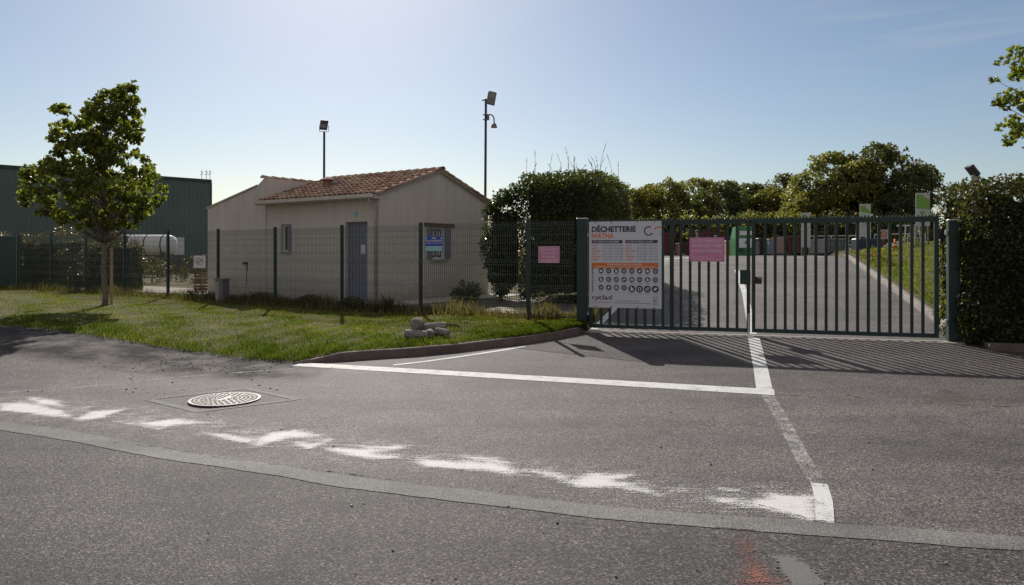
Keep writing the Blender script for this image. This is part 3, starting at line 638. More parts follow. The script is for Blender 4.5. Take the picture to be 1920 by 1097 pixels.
# bank right of the ramp
bs = np.concatenate([np.arange(6.70, 12, .35), [13, 15, 18, 24, 40]]); bv = np.concatenate([[.4,.7], np.arange(1, 18, .5), [18,20,22,25,30]])
pts = []
for v in bv:
    for s in bs:
        s2 = s+.028*v-.06 if s < 7 else s+.028*v; X, Y = XY(s2, v); pts.append((X, Y, bank_z(s2, v)+(.04*math.sin(s*3)*math.sin(v*1.3) if s > 7 else 0)))
nx = len(bs); F = [(j*nx+i, j*nx+i+1, (j+1)*nx+i+1, (j+1)*nx+i) for j in range(len(bv)-1) for i in range(nx-1)]
tag(npmesh('grass_bank', pts, F, M['lawn'], smooth=True), kind='structure')
nB = 42000; s = 6.78+rng.uniform(0,1,nB)**1.3*6; v = .4+rng.uniform(0,1,nB)**.9*18; s2 = s+.028*v
P = np.array([(*XY(x, y), bank_z(x, y)) for x, y in zip(s2, v)])
tag(blades('bank_grass', P, (.03+.08*rng.uniform(0,1,nB)**2), rng, .007, .8, np.clip(rng.uniform(.15,1,nB),0,1)), 'rough yellowing grass on the bank right of the ramp', 'grass', kind='stuff')

# ---------------------------------------------------------------- gate
def gate_leaf(label, L, flip, loc):
    """leaf in its own frame: x 0..L from the hinge side of the picture, y towards the yard"""
    g = thing('gate_leaf', label, 'gate leaf', loc, GROT, 'two leaves of the green barred gate')
    zt, zb = 2.12, .075
    MB().cbox(.0, .07, -.03, .03, zb, zt, .006).build('hinge_stile', M['gate'], g, loc=((0,0,0) if not flip else (L-.07,0,0)))
    MB().cbox(.0, .06, -.03, .03, zb, zt, .006).build('meeting_stile', M['gate'], g, loc=((L-.06,0,0) if not flip else (0,0,0)))
    x0 = .07 if not flip else .06; x1 = L-.06 if not flip else L-.07
    MB().cbox(x0, x1, -.03, .03, zt-.085, zt, .006).build('top_rail', M['gate'], g)
    MB().cbox(x0, x1, -.03, .03, zb, zb+.07, .006).build('bottom_rail', M['gate'], g)
    m = MB(); n = int((L)/.055)
    for i in range(n):
        x = .01+i*(L-.02)/n; w = (L-.02)/n
        m.prism([(x+.004, zt), (x+w-.004, zt), (x+w*.75, zt+.032), (x+w*.5, zt+.036)], -.004, .004)
    m.build('toothed_strip', M['gate'], g)
    nb = 16; thick = 8 if not flip else None
    first = None
    for i in range(nb):
        x = x0+(x1-x0)*(i+1)/(nb+1)
        if i == thick:
            MB().cbox(x-.037, x+.037, -.028, .028, zb+.07, zt-.085, .004).build('middle_stile', M['gate'], g); continue
        if first is None:
            o = first = MB().cbox(-.025, .025, -.018, .018, zb+.07, zt-.085, .004).build('bar', M['gate'], g)
        else:
            o = first.copy(); C.objects.link(o); o.parent = g
        o.location = (x, 0, 0)
    hx = -.01 if not flip else L+.01
    for z in (.35, 1.85):
        MB().tube([(hx, 0, z-.05), (hx, 0, z+.05)], .016, 10).build('hinge', M['gate'], g, True)
    return g
half = GW/2
px_, py_ = XY(.13, 0); gl = gate_leaf('left leaf of the green barred gate, carrying the recycling notice boards', half-.145, False, (px_, py_, 0))
px_, py_ = XY(half+.015, 0); gr = gate_leaf('right leaf of the green barred gate, with no notices on its bars', half-.10, True, (px_, py_, 0))
lk = MB().cbox(half-.32, half-.14, -.045, .055, .94, 1.20, .006).build('lock_case', M['gate'], gl)
m = MB(); m.cbox(.0, .055, -.06, .06, .92, 1.12, .006); m.cbox(.055, .17, -.045, .0, .95, 1.08, .006); lk2 = m.build('latch_plate', M['dark_metal'], gr)
MB().tube([(.09,-.06,1.06),(.09,-.10,1.06),(.20,-.10,1.055)], .009, 8).build('handle', M['gateg'], lk2, True)
MB().cbox(half-.19, half-.155, -.055, -.03, .05, .42, .004).build('drop_bolt', M['gateg'], gl)

def gate_post(label, s, w, top, zb=-.1):
    x, y = XY(s, 0); g = thing('gate_post', label, 'gate post', (x, y, 0), GROT, 'square posts the gate hangs on')
    MB().cbox(-w/2, w/2, -w/2, w/2, zb, top, .012).build('column', M['gate'], g)
    MB().cbox(-w/2-.006, w/2+.006, -w/2-.006, w/2+.006, top-.001, top+.02, .012).build('cap', M['gateg'], g)
    for z in (.35, 1.85):
        sx = 1 if s < 3 else -1
        MB().cbox(min(0, sx)*.0+sx*(w/2+.0)-(.0 if sx > 0 else .035), sx*(w/2)+(.035 if sx > 0 else 0), -.03, .03, z-.035, z+.035, .005).build('hinge_plate', M['gateg'], g)
    m = MB(); m.lathe([(.013, 0), (.013, .02)], 10, T=Matrix.Translation((0,-w/2+.002, 1.95)) @ Matrix.Rotation(R(90),4,'X')); m.build('bolt', M['dark_metal'], g)
    return g
gate_post('thick green gate post between wire fence and notice board', 0.0, .19, 2.16)
gate_post('green gate post standing against the tall right hand hedge', GW+.13, .17, 2.05)

# ---------------------------------------------------------------- wire fence
FROT = math.atan2(-FD[1], -FD[0])
fen = thing('wire_fence', 'green welded wire fence with folded panels running from hut side to gate', 'fence', (F0[0], F0[1], FZ), FROT)
def panel_mesh(L, name='wire_panel'):
    """local x 0..L, wires 2 m high with four V folds"""
    m = MB(); H = 1.93; folds = [.12, .62, 1.12, 1.86]
    def yoff(z):
        for f in folds:
            if abs(z-f) < .05: return -.035*(1-abs(z-f)/.05)
        return 0
    zs = [0.03]
    for f in folds: zs += [f-.05, f, f+.05]
    zs.append(H+.03); n = int(L/.05); w = .0026
    for i in range(n+1):
        x = .02+i*(L-.04)/n; ring = []
        for z in zs: y = yoff(z); ring += [(x-w, y-w, z), (x+w, y-w, z), (x+w, y+w, z), (x-w, y+w, z)]
        m.add(ring, [(k*4+a, k*4+(a+1)%4, (k+1)*4+(a+1)%4, (k+1)*4+a) for k in range(len(zs)-1) for a in range(4)])
    hz = []
    for f in folds: hz += [(f-.05, 0), (f, -.035), (f+.05, 0)]
    hz += [(.37, 0), (.87, 0), (1.32, 0), (1.52, 0), (1.68, 0)]
    for z, y in hz: m.box(0, L, y-.0085, y-.0026, z-.003, z+.003)
    return m
ST = [0, 2.87, 5.40, 7.92, 10.41, 12.92, 15.38, 17.88, 20.36, 22.83]       # post stations along the fence
base = None
for i in range(9):
    if base is None: o = base = panel_mesh(2.43).build('wire_panel', M['wire'], fen)
    else: o = base.copy(); C.objects.link(o); o.parent = fen
    o.location = (-ST[i+1]+.035, 0, 0); o.scale = ((ST[i+1]-ST[i]-.07)/2.43, 1, 1)
panel_mesh(1.02).build('wire_panel', M['wire'], fen, loc=(.035, 0, 0))
pb = None
for st_ in ST:
    if pb is None:
        m = MB(); m.cbox(-.032, .032, -.035, .035, -.25, 2.0, .004)
        o = pb = m.build('fence_post', M['post'], fen)
    else: o = pb.copy(); C.objects.link(o); o.parent = fen
    o.location = (-st_, 0, 0)
# dense bar gate at the far left
g = thing('side_gate', 'dark green close barred side gate at the far left of the fence', 'gate', (*fence_xy(22.95), FZ), FROT)
MB().cbox(-.12, -.0, -.05, .05, -.1, 2.02, .006).build('gate_post', M['post'], g)
m = MB()
for i in range(44): x = -.2-i*.075; m.box(x-.022, x+.022, -.02, .02, .12, 1.93)
m.build('bar_infill', M['gate'], g)
MB().cbox(-3.6, -.14, -.03, .03, 1.93, 1.99, .004).build('top_rail', M['gate'], g); MB().cbox(-3.6, -.14, -.03, .03, .06, .12, .004).build('bottom_rail', M['gate'], g)

# ---------------------------------------------------------------- text
_tc = {}
def text_mesh(s, bold=.0):
    key = (s, bold)
    if key in _tc: return _tc[key]
    cu = bpy.data.curves.new('lettering', 'FONT'); cu.body = s; cu.size = 1; cu.resolution_u = 2; cu.offset = bold
    ob = bpy.data.objects.new('lettering', cu); C.objects.link(ob)
    dg = bpy.context.evaluated_depsgraph_get(); me = bpy.data.meshes.new_from_object(ob.evaluated_get(dg))
    vs = [tuple(v.co) for v in me.vertices]; fs = [tuple(p.vertices) for p in me.polygons]
    bpy.data.objects.remove(ob); bpy.data.curves.remove(cu); bpy.data.meshes.remove(me)
    _tc[key] = (vs, fs); return _tc[key]
def put_text(m, s, x, z, h, w=None, y=-.004, bold=.02, align='L', mi=0, vertical=False):
    """cap height h, text box width w (fits), at (x,z) baseline-left, facing -y"""
    vs, fs = text_mesh(s, bold)
    if not vs: return
    xs = [v[0] for v in vs]; x0, x1 = min(xs), max(xs); k = h/.70; kx = k if w is None else w/(x1-x0); W = (x1-x0)*kx
    ox = x if align == 'L' else x-W/2
    if vertical: out = [(x-v[1]*k, y, z+(v[0]-x0)*kx) for v in vs]
    else: out = [(ox+(v[0]-x0)*kx, y, z+v[1]*k) for v in vs]
    m.add(out, fs, mi)
def disc(m, cx, cz, r, y, mi=0, seg=20, r2=0, a0=0, a1=360):
    n = seg; A = [R(a0+(a1-a0)*i/n) for i in range(n+1)]
    if r2:
        vs = [(cx+r*math.cos(a), y, cz+r*math.sin(a)) for a in A]+[(cx+r2*math.cos(a), y, cz+r2*math.sin(a)) for a in A]
        m.add(vs, [(i, i+1, n+2+i, n+1+i) for i in range(n)], mi)
    else:
        m.add([(cx+r*math.cos(a), y, cz+r*math.sin(a)) for a in A[:-1]], [tuple(range(n))], mi)

# big notice board on the left leaf (frame: x along gate from left post)
def on_gate(name, label, cat, s, y=-.034, z=0):
    X, Y = XY(s, y); return thing(name, label, cat, (X, Y, z), GROT)
def quadz(m, x0, x1, z0, z1, y, mi=0): m.add([(x0,y,z0),(x1,y,z0),(x1,y,z1),(x0,y,z1)], [(0,1,2,3)], mi)
W_, H_ = 1.37, 1.64
b = on_gate('notice_board', 'large white recycling centre notice with opening hours and round pictograms on gate', 'notice board', .135, -.042, .465)
MB().box(0, W_, -.003, .003, 0, H_).build('panel', M['signwhite'], b)
Y1, Y2, Y3 = -.0045, -.006, -.0075
INK = [M['ink'], M['orange'], M['white'], M['inkgrey']]
def part(name, fn): m = MB(); fn(m); return m.build(name, INK, b)
part('title', lambda m: put_text(m, 'DÉCHETTERIE', .055, H_-.195, .10, .84, Y1, .045))
part('town_name', lambda m: (m.add([(.055+x*.093, Y1, H_-.32+z*.098) for x, z in ((0,0),(.2,0),(.2,.62),(.42,.12),(.58,.12),(.8,.62),(.8,0),(1,0),(1,1),(.78,1),(.5,.40),(.22,1),(0,1))], [tuple(range(13))], 1), put_text(m, 'ATHA', .160, H_-.32, .098, .32, Y1, .03, mi=1)))
def f(m):
    disc(m, 1.135, H_-.185, .09, Y1, 0, 24, .067, 60, 330)
    disc(m, 1.315, H_-.19, .09, Y1, 1, 16, .067, 52, 165); m.add([(1.29,Y1,H_-.275),(1.32,Y1,H_-.27),(1.36,Y1,H_-.225),(1.36,Y1,H_-.262)], [(0,1,2,3)], 1)
part('logo', f)
for x0, x1, s_, late in ((.055, .645, 'DU 16 MARS AU 30 SEPTEMBRE', '18H'), (.70, 1.30, 'DU 1ER OCTOBRE AU 15 MARS', '17H')):
    def f(m): quadz(m, x0, x1, H_-.415, H_-.355, Y1); put_text(m, s_, x0+.03, H_-.398, .027, .49, Y2, .02, mi=2)
    part('period_bar', f)
    def f(m):
        for q, wd in enumerate(['LUNDI','MARDI','MERCREDI','JEUDI','VENDREDI','SAMEDI']):
            z = H_-.468-q*.054; put_text(m, wd, x0, z, .028, .023*len(wd), Y1, .02, mi=1); put_text(m, '9H À 12H30 - 14H À '+('18H' if q == 5 else late), x0+.215, z, .028, .38, Y1, .015, mi=3)
    part('opening_hours', f)
def f(m):
    quadz(m, .055, 1.31, H_-.88, H_-.785, Y1, 1); quadz(m, .09, 1.275, H_-.895, H_-.88, Y1, 1)
    put_text(m, 'FERMÉ DIMANCHE ET JOURS FÉRIÉS', .685, H_-.83, .027, .66, Y2, .02, 'C', 2); put_text(m, "SE PRÉSENTER AU MOINS 10 MINUTES AVANT LA FERMETURE DES PORTES", .685, H_-.873, .024, 1.16, Y2, .02, 'C', 2)
part('banner', f)
part('side_heading', lambda m: put_text(m, 'PRODUITS ACCEPTÉS', .088, .30, .030, .46, Y1, .03, vertical=True))
def f(m):
    put_text(m, 'cyclad', .055, .155, .088, .385, Y1, .015); disc(m, .208, .186, .031, Y2, 1, 16, .020, 50, 310)
part('company_name', f)
def f(m):      # print too fine to read from the road: word-sized strokes
    rg_ = random.Random(12)
    for x0_, x1_, z_, h_ in ((.06, .44, .095, .010), (.50, .95, .128, .011), (.50, 1.18, .088, .010)):
        x = x0_
        while x < x1_: w = rg_.uniform(.015, .06); quadz(m, x, min(x1_, x+w), z_, z_+h_, Y1, 3); x += w+.010
part('small_print', f)
def f(m):
    disc(m, 1.255, .145, .042, Y1, 1, 20, .034, 40, 330); put_text(m, 'OPT', 1.222, .13, .03, .066, Y1, .02); put_text(m, 'POUR', 1.21, .205, .016, .09, Y1, .02); put_text(m, 'DEMAIN', 1.21, .075, .016, .09, Y1, .02)
part('round_emblem', f)
for r_, zz in enumerate([.70, .54, .385]):
    for c_ in range(8):
        big = (r_ == 2 and c_ >= 4); x = .235+c_*.146; rad = .065 if big else .05; zc = zz-(.02 if big else 0); kind = (r_*8+c_) % 6; q = rad*.6
        def f(m):
            disc(m, x, zc, rad, Y1, 0, 22); quadz(m, x-.035, x+.035, zc-rad-.022, zc-rad-.014, Y1, 3)
            if kind == 0: quadz(m, x-q, x+q, zc-q*.7, zc+q*.1, Y2, 2); m.add([(x-q,Y2,zc+q*.2),(x+q,Y2,zc+q*.2),(x,Y2,zc+q)], [(0,1,2)], 2)
            elif kind == 1: disc(m, x, zc, q, Y2, 2, 4, q*.6)
            elif kind == 2: quadz(m, x-q*.7, x+q*.1, zc-q, zc+q, Y2, 2); quadz(m, x+q*.25, x+q*.8, zc-q, zc+q*.4, Y2, 2)
            elif kind == 3: disc(m, x, zc, q*.9, Y2, 2, 14, q*.55, 0, 360)
            elif kind == 4: quadz(m, x-q, x+q, zc-q*.1, zc+q*.25, Y2, 2); quadz(m, x-q*.8, x+q*.6, zc-q*.75, zc-q*.4, Y2, 2); quadz(m, x-q*.3, x+q*.8, zc+q*.5, zc+q*.8, Y2, 2)
            else: m.add([(x-q,Y2,zc-q*.2),(x-q*.1,Y2,zc-q*.9),(x+q,Y2,zc+q*.3),(x+q*.2,Y2,zc+q*.9)], [(0,1,2,3)], 2)
        part('pictogram', f)
for x in (.125, .435, .92, 1.24):
    for z in (H_-.018, .018):
        MB().lathe([(.012, 0), (.012, .006), (.007, .009)], 10, T=Matrix.Translation((x, -.003, z)) @ Matrix.Rotation(R(90), 4, 'X')).build('bolt', M['dark_metal'], b)

def sgate(px):   # gate coordinate seen in a survey column
    r = (px-HX)/FPX; return (r*P0[1]-P0[0])/(E[0]-r*E[1])
def zgate(px, py): s = sgate(px); return 1.5-(py-HY)/FPX*(P0[1]+E[1]*s)
s0, s1 = sgate(1293), sgate(1358.5); zt, zb = zgate(1326, 445), zgate(1326, 490.5)
b = on_gate('warning_sign', 'faded pink fly tipping warning sign on the left gate leaf', 'sign', s0, -.042, zb)
w, h = s1-s0, zt-zb; MB().box(0, w, -.003, .003, 0, h).build('panel', M['pink'], b)
m = MB()
for i, (s, ww) in enumerate((('TOUT DÉPÔT SAUVAGE SUR LA', .92), ('VOIE PUBLIQUE EST INTERDIT', .90), ("ET PASSIBLE D'UNE AMENDE.", .86))):
    put_text(m, s, w/2, h-.088-i*.094, .05, w*ww, Y1, .03, 'C')
quadz(m, .03, w*.55, .085, .092, Y1); quadz(m, .03, w-.03, .045, .053, Y1)
m.build('lettering', M['palepink'], b)
for x in (.02, w-.02):
    for z in (.02, h-.02): MB().lathe([(.009, 0), (.009, .006)], 8, T=Matrix.Translation((x, -.003, z)) @ Matrix.Rotation(R(90), 4, 'X')).build('bolt', M['dark_metal'], b)

def on_fence(name, label, cat, px0, px1, py0, py1, mat):
    d0, d1 = fence_d_of_px(px0), fence_d_of_px(px1); yd = F0[1]+FD[1]*(d0+d1)/2
    zt = 1.5-(py0-HY)/FPX*yd; zb = 1.5-(py1-HY)/FPX*yd; p = fence_xy(d0)+np.array([-.559, -.829])*.05
    b = thing(name, label, cat, (p[0], p[1], zb), FROT); w = d0-d1; h = zt-zb
    MB().box(0, w, -.002, .002, 0, h).build('panel', mat, b); return b, w, h
b, w, h = on_fence('warning_sign', 'pink no entry outside opening hours sign wired to the fence beside gate post', 'sign', 1012, 1051.5, 462, 493, M['pink'])
m = MB()
for i, (s, ww) in enumerate((('ACCÈS INTERDIT', .88), ('EN DEHORS', .62), ('DES HEURES', .66), ("D'OUVERTURE", .72))): put_text(m, s, w/2, h-.085-i*.073, .047, w*ww, Y1, .03, 'C')
for q in (quadz,): q(m, 0.004, w-.004, .004, .014, Y1); q(m, .004, w-.004, h-.014, h-.004, Y1); q(m, .004, .014, .014, h-.014, Y1); q(m, w-.014, w-.004, .014, h-.014, Y1)
m.build('lettering', M['palepink'], b)
b, w, h = on_fence('security_sign', 'small blue security notice on the wire fence in front of hut window', 'sign', 800.5, 832.5, 443.5, 471.5, M['bluesign'])
m = MB(); quadz(m, .008, w-.008, .008, h*.36, Y1); m.build('pale_field', M['aqua'], b)
m = MB(); put_text(m, 'POUR VOTRE SÉCURITÉ', w/2, h*.66, .034, w*.92, Y1, .03, 'C'); put_text(m, 'ÉTABLISSEMENT SOUS VIDÉOPROTECTION', w/2, h*.52, .018, w*.92, Y1, .02, 'C')
quadz(m, .012, .045, h-.055, h-.018, Y1); disc(m, w-.03, h-.036, .017, Y1, 0, 14); quadz(m, w*.38, w*.62, h-.045, h-.025, Y1); m.build('lettering', M['white'], b)

# ---------------------------------------------------------------- the hut
BC = np.array([-3.66, 20.0]); BROT = math.atan2(-.570, .8215); BZ = .13
hut = thing('hut', 'cream rendered gatekeeper hut with tiled roof behind the wire fence', 'building', (BC[0], BC[1], BZ), BROT)
EH, AH, DP = 3.0, 3.86, 5.02           # eave height, apex height, depth
xl, xm = -8.07, -4.94                  # annex left end, junction
TH = .22
def wall_x(m, x0, x1, y0, y1, z0, z1, ops):
    """wall along x with rectangular openings (xa,xb,za,zb)"""
    ops = sorted(ops); x = x0
    for xa, xb, za, zb in ops:
        if xa > x: m.box(x, xa, y0, y1, z0, z1)
        if za > z0: m.box(xa, xb, y0, y1, z0, za)
        if zb < z1: m.box(xa, xb, y0, y1, zb, z1)
        x = xb
    if x < x1: m.box(x, x1, y0, y1, z0, z1)
m = MB()
wall_x(m, xm, 0, 0, TH, -.3, EH, [(-4.24, -3.74, 1.42, 2.26), (-1.36, -.46, .0, 2.26)])
# gable side wall with window (along y at x in [-TH,0])
for ya, yb, za, zb in ((TH, 2.2, -.3, EH), (2.78, DP-TH, -.3, EH), (2.2, 2.78, -.3, 1.2), (2.2, 2.78, 2.14, EH)): m.box(-TH, 0, ya, yb, za, zb)
m.box(xl, 0, DP-TH, DP, -.3, EH-.3 if False else EH)
Tg = Matrix(((0,1,0,0),(1,0,0,0),(0,0,1,0),(0,0,0,1)))
m.prism([(0, EH), (DP, EH), (DP/2, AH)], -TH, 0, T=Tg)
m.build('wall', M['wall'], hut)
# annex: front wall with raking top, left side wall, parapet
m = MB()
m.prism([(xl, -.3), (xm, -.3), (xm, 3.76), (xm-.10, 3.72), (xm-.42, 3.52), (xl, 2.90)], -.03, TH-.03)
m.box(xl, xl+TH, TH-.03, DP-TH, -.3, 2.88)
m.box(xm-TH, xm, TH-.03, DP-TH, -.3, 3.74)
m.build('annex_wall', M['wall'], hut)
m = MB(); m.prism([(xl-.05, 2.87), (xm-.42, 3.50), (xm-.42, 3.55), (xl-.05, 2.93)], -.06, DP); m.build('annex_roof', M['concrete'], hut)
# plinth slab around the hut
m = MB(); m.box(-1.8, 1.3, -.9, -.0, -.2, .02); m.box(.0, 1.3, 0, 5.5, -.2, .02); m.build('paved_step', M['concrete'], hut)
# roof of half-round tiles
def tile_slope(x0, x1, y_e, y_r, z_e, z_r, seed):
    L = math.hypot(y_r-y_e, z_r-z_e); rows_ = int(L/.33)+1; cols = int((x1-x0)/.21); cw = (x1-x0)/cols; rg = np.random.default_rng(seed)
    ty, tz = (y_r-y_e)/L, (z_r-z_e)/L; nz = abs(ty); ny = -tz if ty > 0 else tz
    V = []; F = []; A = []; K = 7
    for c in range(cols):
        for r in range(rows_):
            t0 = r*L/rows_-(.03); t1 = (r+1)*L/rows_+.02; tint = rg.uniform(0,1); lift = rg.uniform(-.006,.006); b = len(V); jx = rg.uniform(-.008,.008)
            for t, rad, up in ((t0, .104, .042), (t1, .088, .0)):
                for k in range(K):
                    a = math.pi*k/(K-1); x = x0+(c+.5)*cw+jx-math.cos(a)*rad; hgt = math.sin(a)*rad*.62+up+lift
                    V.append((x, y_e+ty*t+ny*hgt, z_e+tz*t+nz*hgt)); A.append(tint)
            # thickness lip at the lower end
            for k in range(K):
                a = math.pi*k/(K-1); x = x0+(c+.5)*cw+jx-math.cos(a)*.088; hgt = math.sin(a)*.088*.62+.022+lift; V.append((x, y_e+ty*t0+ny*hgt, z_e+tz*t0+nz*hgt)); A.append(tint*.4)
            for k in range(K-1): F += [(b+k, b+k+1, b+K+k+1, b+K+k), (b+2*K+k, b+2*K+k+1, b+k+1, b+k)]
    b = len(V)   # under sheet (channels)
    for x in (x0, x1):
        for y, z in ((y_e, z_e), (y_r, z_r)): V.append((x, y+ny*.012, z+nz*.012)); A.append(.15)
    F.append((b, b+1, b+3, b+2))
    return V, F, A
V1, F1, A1 = tile_slope(xm+.01, .13, -.26, DP/2, EH-.02, AH+.05, 1)
V2, F2, A2 = tile_slope(xm+.01, .13, DP+.26, DP/2, EH-.02, AH+.05, 2)
k = len(V1); roof = npmesh('roof', V1+V2, F1+[tuple(i+k for i in f) for f in F2], M['tile'], hut, ('tint', A1+A2))
m = MB(); m.prism([(-.26, EH-.08), (DP/2, AH-.02), (DP+.26, EH-.08), (DP+.26, EH-.055), (DP/2, AH+.03), (-.26, EH-.055)], xm+.02, .10, T=Tg); m.build('roof_deck', M['concrete'], roof)
def ridge_tiles(pts_a, pts_b, n, seed, r=.11):
    V = []; F = []; A = []; rg = np.random.default_rng(seed); a = Vector(pts_a); b_ = Vector(pts_b); d = (b_-a).normalized(); side = d.cross(Vector((0,0,1))).normalized(); K = 7
    for i in range(n):
        p = a+(b_-a)*(i-.08)/n; q = a+(b_-a)*(i+1.0)/n; t = rg.uniform(0,1); b0 = len(V)
        for pt, rad, up in ((p, r, .02), (q, r*.85, .0), (p, r*.82, .005)):
            for k in range(K):
                an = math.pi*k/(K-1); V.append(tuple(pt+side*math.cos(an)*rad+Vector((0,0,math.sin(an)*rad*.7+up)))); A.append(t)
        for k in range(K-1): F += [(b0+k, b0+k+1, b0+K+k+1, b0+K+k), (b0+2*K+k, b0+2*K+k+1, b0+k+1, b0+k)]
    return npmesh('ridge_tiles', V, F, M['tile'], hut, ('tint', A))
ridge_tiles((.16, DP/2, AH+.05), (xm, DP/2, AH+.05), 15, 3)
ridge_tiles((xm-.11, -.04, 3.73), (xm-.11, DP-.3, 3.73), 13, 4, .125)
# verge tiles on the right gable
V, F, A = [], [], []
m = MB()
for (ya, za, yb, zb) in ((-.24, EH+.0, DP/2, AH+.07), (DP+.24, EH+.0, DP/2, AH+.07)):
    n = 9
    for i in range(n):
        a = Vector((.10, ya+(yb-ya)*i/n, za+(zb-za)*i/n)); c = Vector((.10, ya+(yb-ya)*(i+1.06)/n, za+(zb-za)*(i+1.06)/n)); m.tube([a+Vector((0,0,.012)), c], [.05, .042], 8)
o = m.build('verge_tiles', M['tile'], hut)
at_ = o.data.attributes.new('tint', 'FLOAT', 'POINT'); at_.data.foreach_set('value', np.repeat(np.random.default_rng(9).uniform(0,.9,len(o.data.vertices)//16), 16))
# chimney pot and lead
m = MB(); cx, cy = -3.25, 1.0; cz = EH+.34*(cy+.26)+.02
ch = MB().cbox(cx-.11, cx+.11, cy-.11, cy+.11, cz-.1, cz+.20, .01).build('chimney', M['tile'], roof)
MB().cbox(cx-.17, cx+.17, cy-.17, cy+.17, cz+.20, cz+.235, .01).build('chimney_cap', M['tile'], ch)
m = MB(); m.add([(cx-.15,cy-.15,cz+.235),(cx+.15,cy-.15,cz+.235),(cx+.15,cy+.15,cz+.235),(cx-.15,cy+.15,cz+.235),(cx,cy,cz+.33)], [(0,1,4),(1,2,4),(2,3,4),(3,0,4)]); m.build('chimney_hat', M['tile'], ch)
MB().cbox(cx+.2, cx+.48, cy-.02, cy+.3, cz, cz+.13, .03).build('roof_vent', M['grey_metal'], roof)
# gutter, downpipe
m = MB(); m.prism([(-.38, EH-.10), (-.29, EH-.14), (-.24, EH-.10), (-.24, EH-.02), (-.255, EH-.02), (-.255, EH-.085), (-.30, EH-.12), (-.365, EH-.09), (-.365, EH-.0), (-.38, EH-.0)], xm-.12, .13, T=Tg); m.build('gutter', M['wall'], hut)
m = MB(); m.box(xm+.0, .08, -.235, -.002, EH-.13, EH-.055); m.build('eave_board', M['wall'], hut)
m = MB(); m.tube([(-.09,-.29,EH-.13),(-.09,-.26,EH-.24),(-.09,-.08,EH-.34),(-.09,-.055,EH-.45),(-.09,-.055,.0)], .042, 10); m.build('downpipe', simple('pale_pipe', (.42,.38,.33), .6), hut, True)
# door
d = MB().cbox(-1.30, -.52, .12, .165, .02, 2.20, .004).build('door', M['blue_shutter'], hut)
MB().box(-1.36, -1.30, .10, .17, .0, 2.26).build('frame', M['blue_shutter'], d); MB().box(-.52, -.46, .10, .17, .0, 2.26).build('frame', M['blue_shutter'], d); MB().box(-1.30, -.52, .10, .17, 2.20, 2.26).build('frame', M['blue_shutter'], d)
m = MB()
for i in range(1, 6): m.box(-1.30+i*.13-.004, -1.30+i*.13+.004, .117, .12, .05, 2.15)
m.build('boards', M['dark_metal'], d)
MB().box(-.84, -.66, .110, .118, 1.35, 1.62).build('notice', M['white'], d)
MB().tube([(-1.22,.12,1.02),(-1.22,.07,1.02),(-1.12,.07,1.02)], .01, 8).build('handle', M['gateg'], d, True)
# left window
wn_ = MB().cbox(-4.20, -3.78, .13, .17, 1.46, 2.22, .004).build('window', M['glass'], hut)
m = MB(); m.box(-4.24, -4.18, .11, .18, 1.42, 2.26); m.box(-3.80, -3.74, .11, .18, 1.42, 2.26); m.box(-4.18, -3.80, .11, .18, 2.20, 2.26); m.box(-4.18, -3.80, .11, .18, 1.42, 1.48); m.build('frame', M['white'], wn_)
MB().cbox(-4.02, -3.84, .06, .10, 1.45, 2.22, .004).build('shutter', M['blue_shutter'], wn_)
MB().cbox(-4.28, -3.70, -.05, .10, 1.38, 1.42, .004).build('sill', M['concrete'], wn_)
# side window with shutters
w2 = MB().box(-.13, -.09, 2.24, 2.74, 1.24, 2.10).build('window', M['glass'], hut)
m = MB(); m.box(-.14, -.07, 2.2, 2.25, 1.2, 2.14); m.box(-.14, -.07, 2.73, 2.78, 1.2, 2.14); m.box(-.14, -.07, 2.47, 2.51, 1.25, 2.09); m.box(-.14, -.07, 2.25, 2.73, 1.2, 1.25); m.box(-.14, -.07, 2.25, 2.73, 2.09, 2.14); m.build('frame', M['white'], w2)
m = MB()
for y in (2.30, 2.36, 2.56, 2.63): m.box(-.088, -.085, y, y+.045, 1.3, 2.05)
m.build('curtain', M['white'], w2)
MB().cbox(.0, .04, 1.97, 2.19, 1.2, 2.14, .004).build('shutter', M['blue_shutter'], w2); MB().cbox(.0, .04, 2.79, 3.05, 1.2, 2.14, .004).build('shutter', M['blue_shutter'], w2)
MB().cbox(.0, .035, 1.85, 3.25, 2.17, 2.28, .006).build('lintel', M['brown'], w2); MB().cbox(.0, .07, 2.12, 2.86, 1.14, 1.19, .006).build('sill', M['concrete'], w2)
# plate with the house number, pipe outlet, stain
np_ = MB().box(-.985, -.83, -.012, -.002, 2.42, 2.56).build('number_plate', M['aqua'], hut)
m = MB(); put_text(m, '1', -.907, 2.45, .08, None, -.014, .03, 'C'); m.build('number', M['bluesign'], np_)
m = MB(); m.tube([(-5.9,.0,1.05),(-5.9,-.16,1.05)], .045, 10); m.build('pipe_outlet', M['brown'], hut, True)
m = MB(); m.box(-5.94, -5.9, -.0335, -.0305, .35, .95); m.box(-5.93, -5.87, -.0335, -.0305, .8, 1.0); m.build('stain', M['rust_mark'], hut)
MB().cbox(-.12, .0, DP, DP+.5, EH-.22, EH-.1, .02).build('eave_beam', M['brown'], hut)

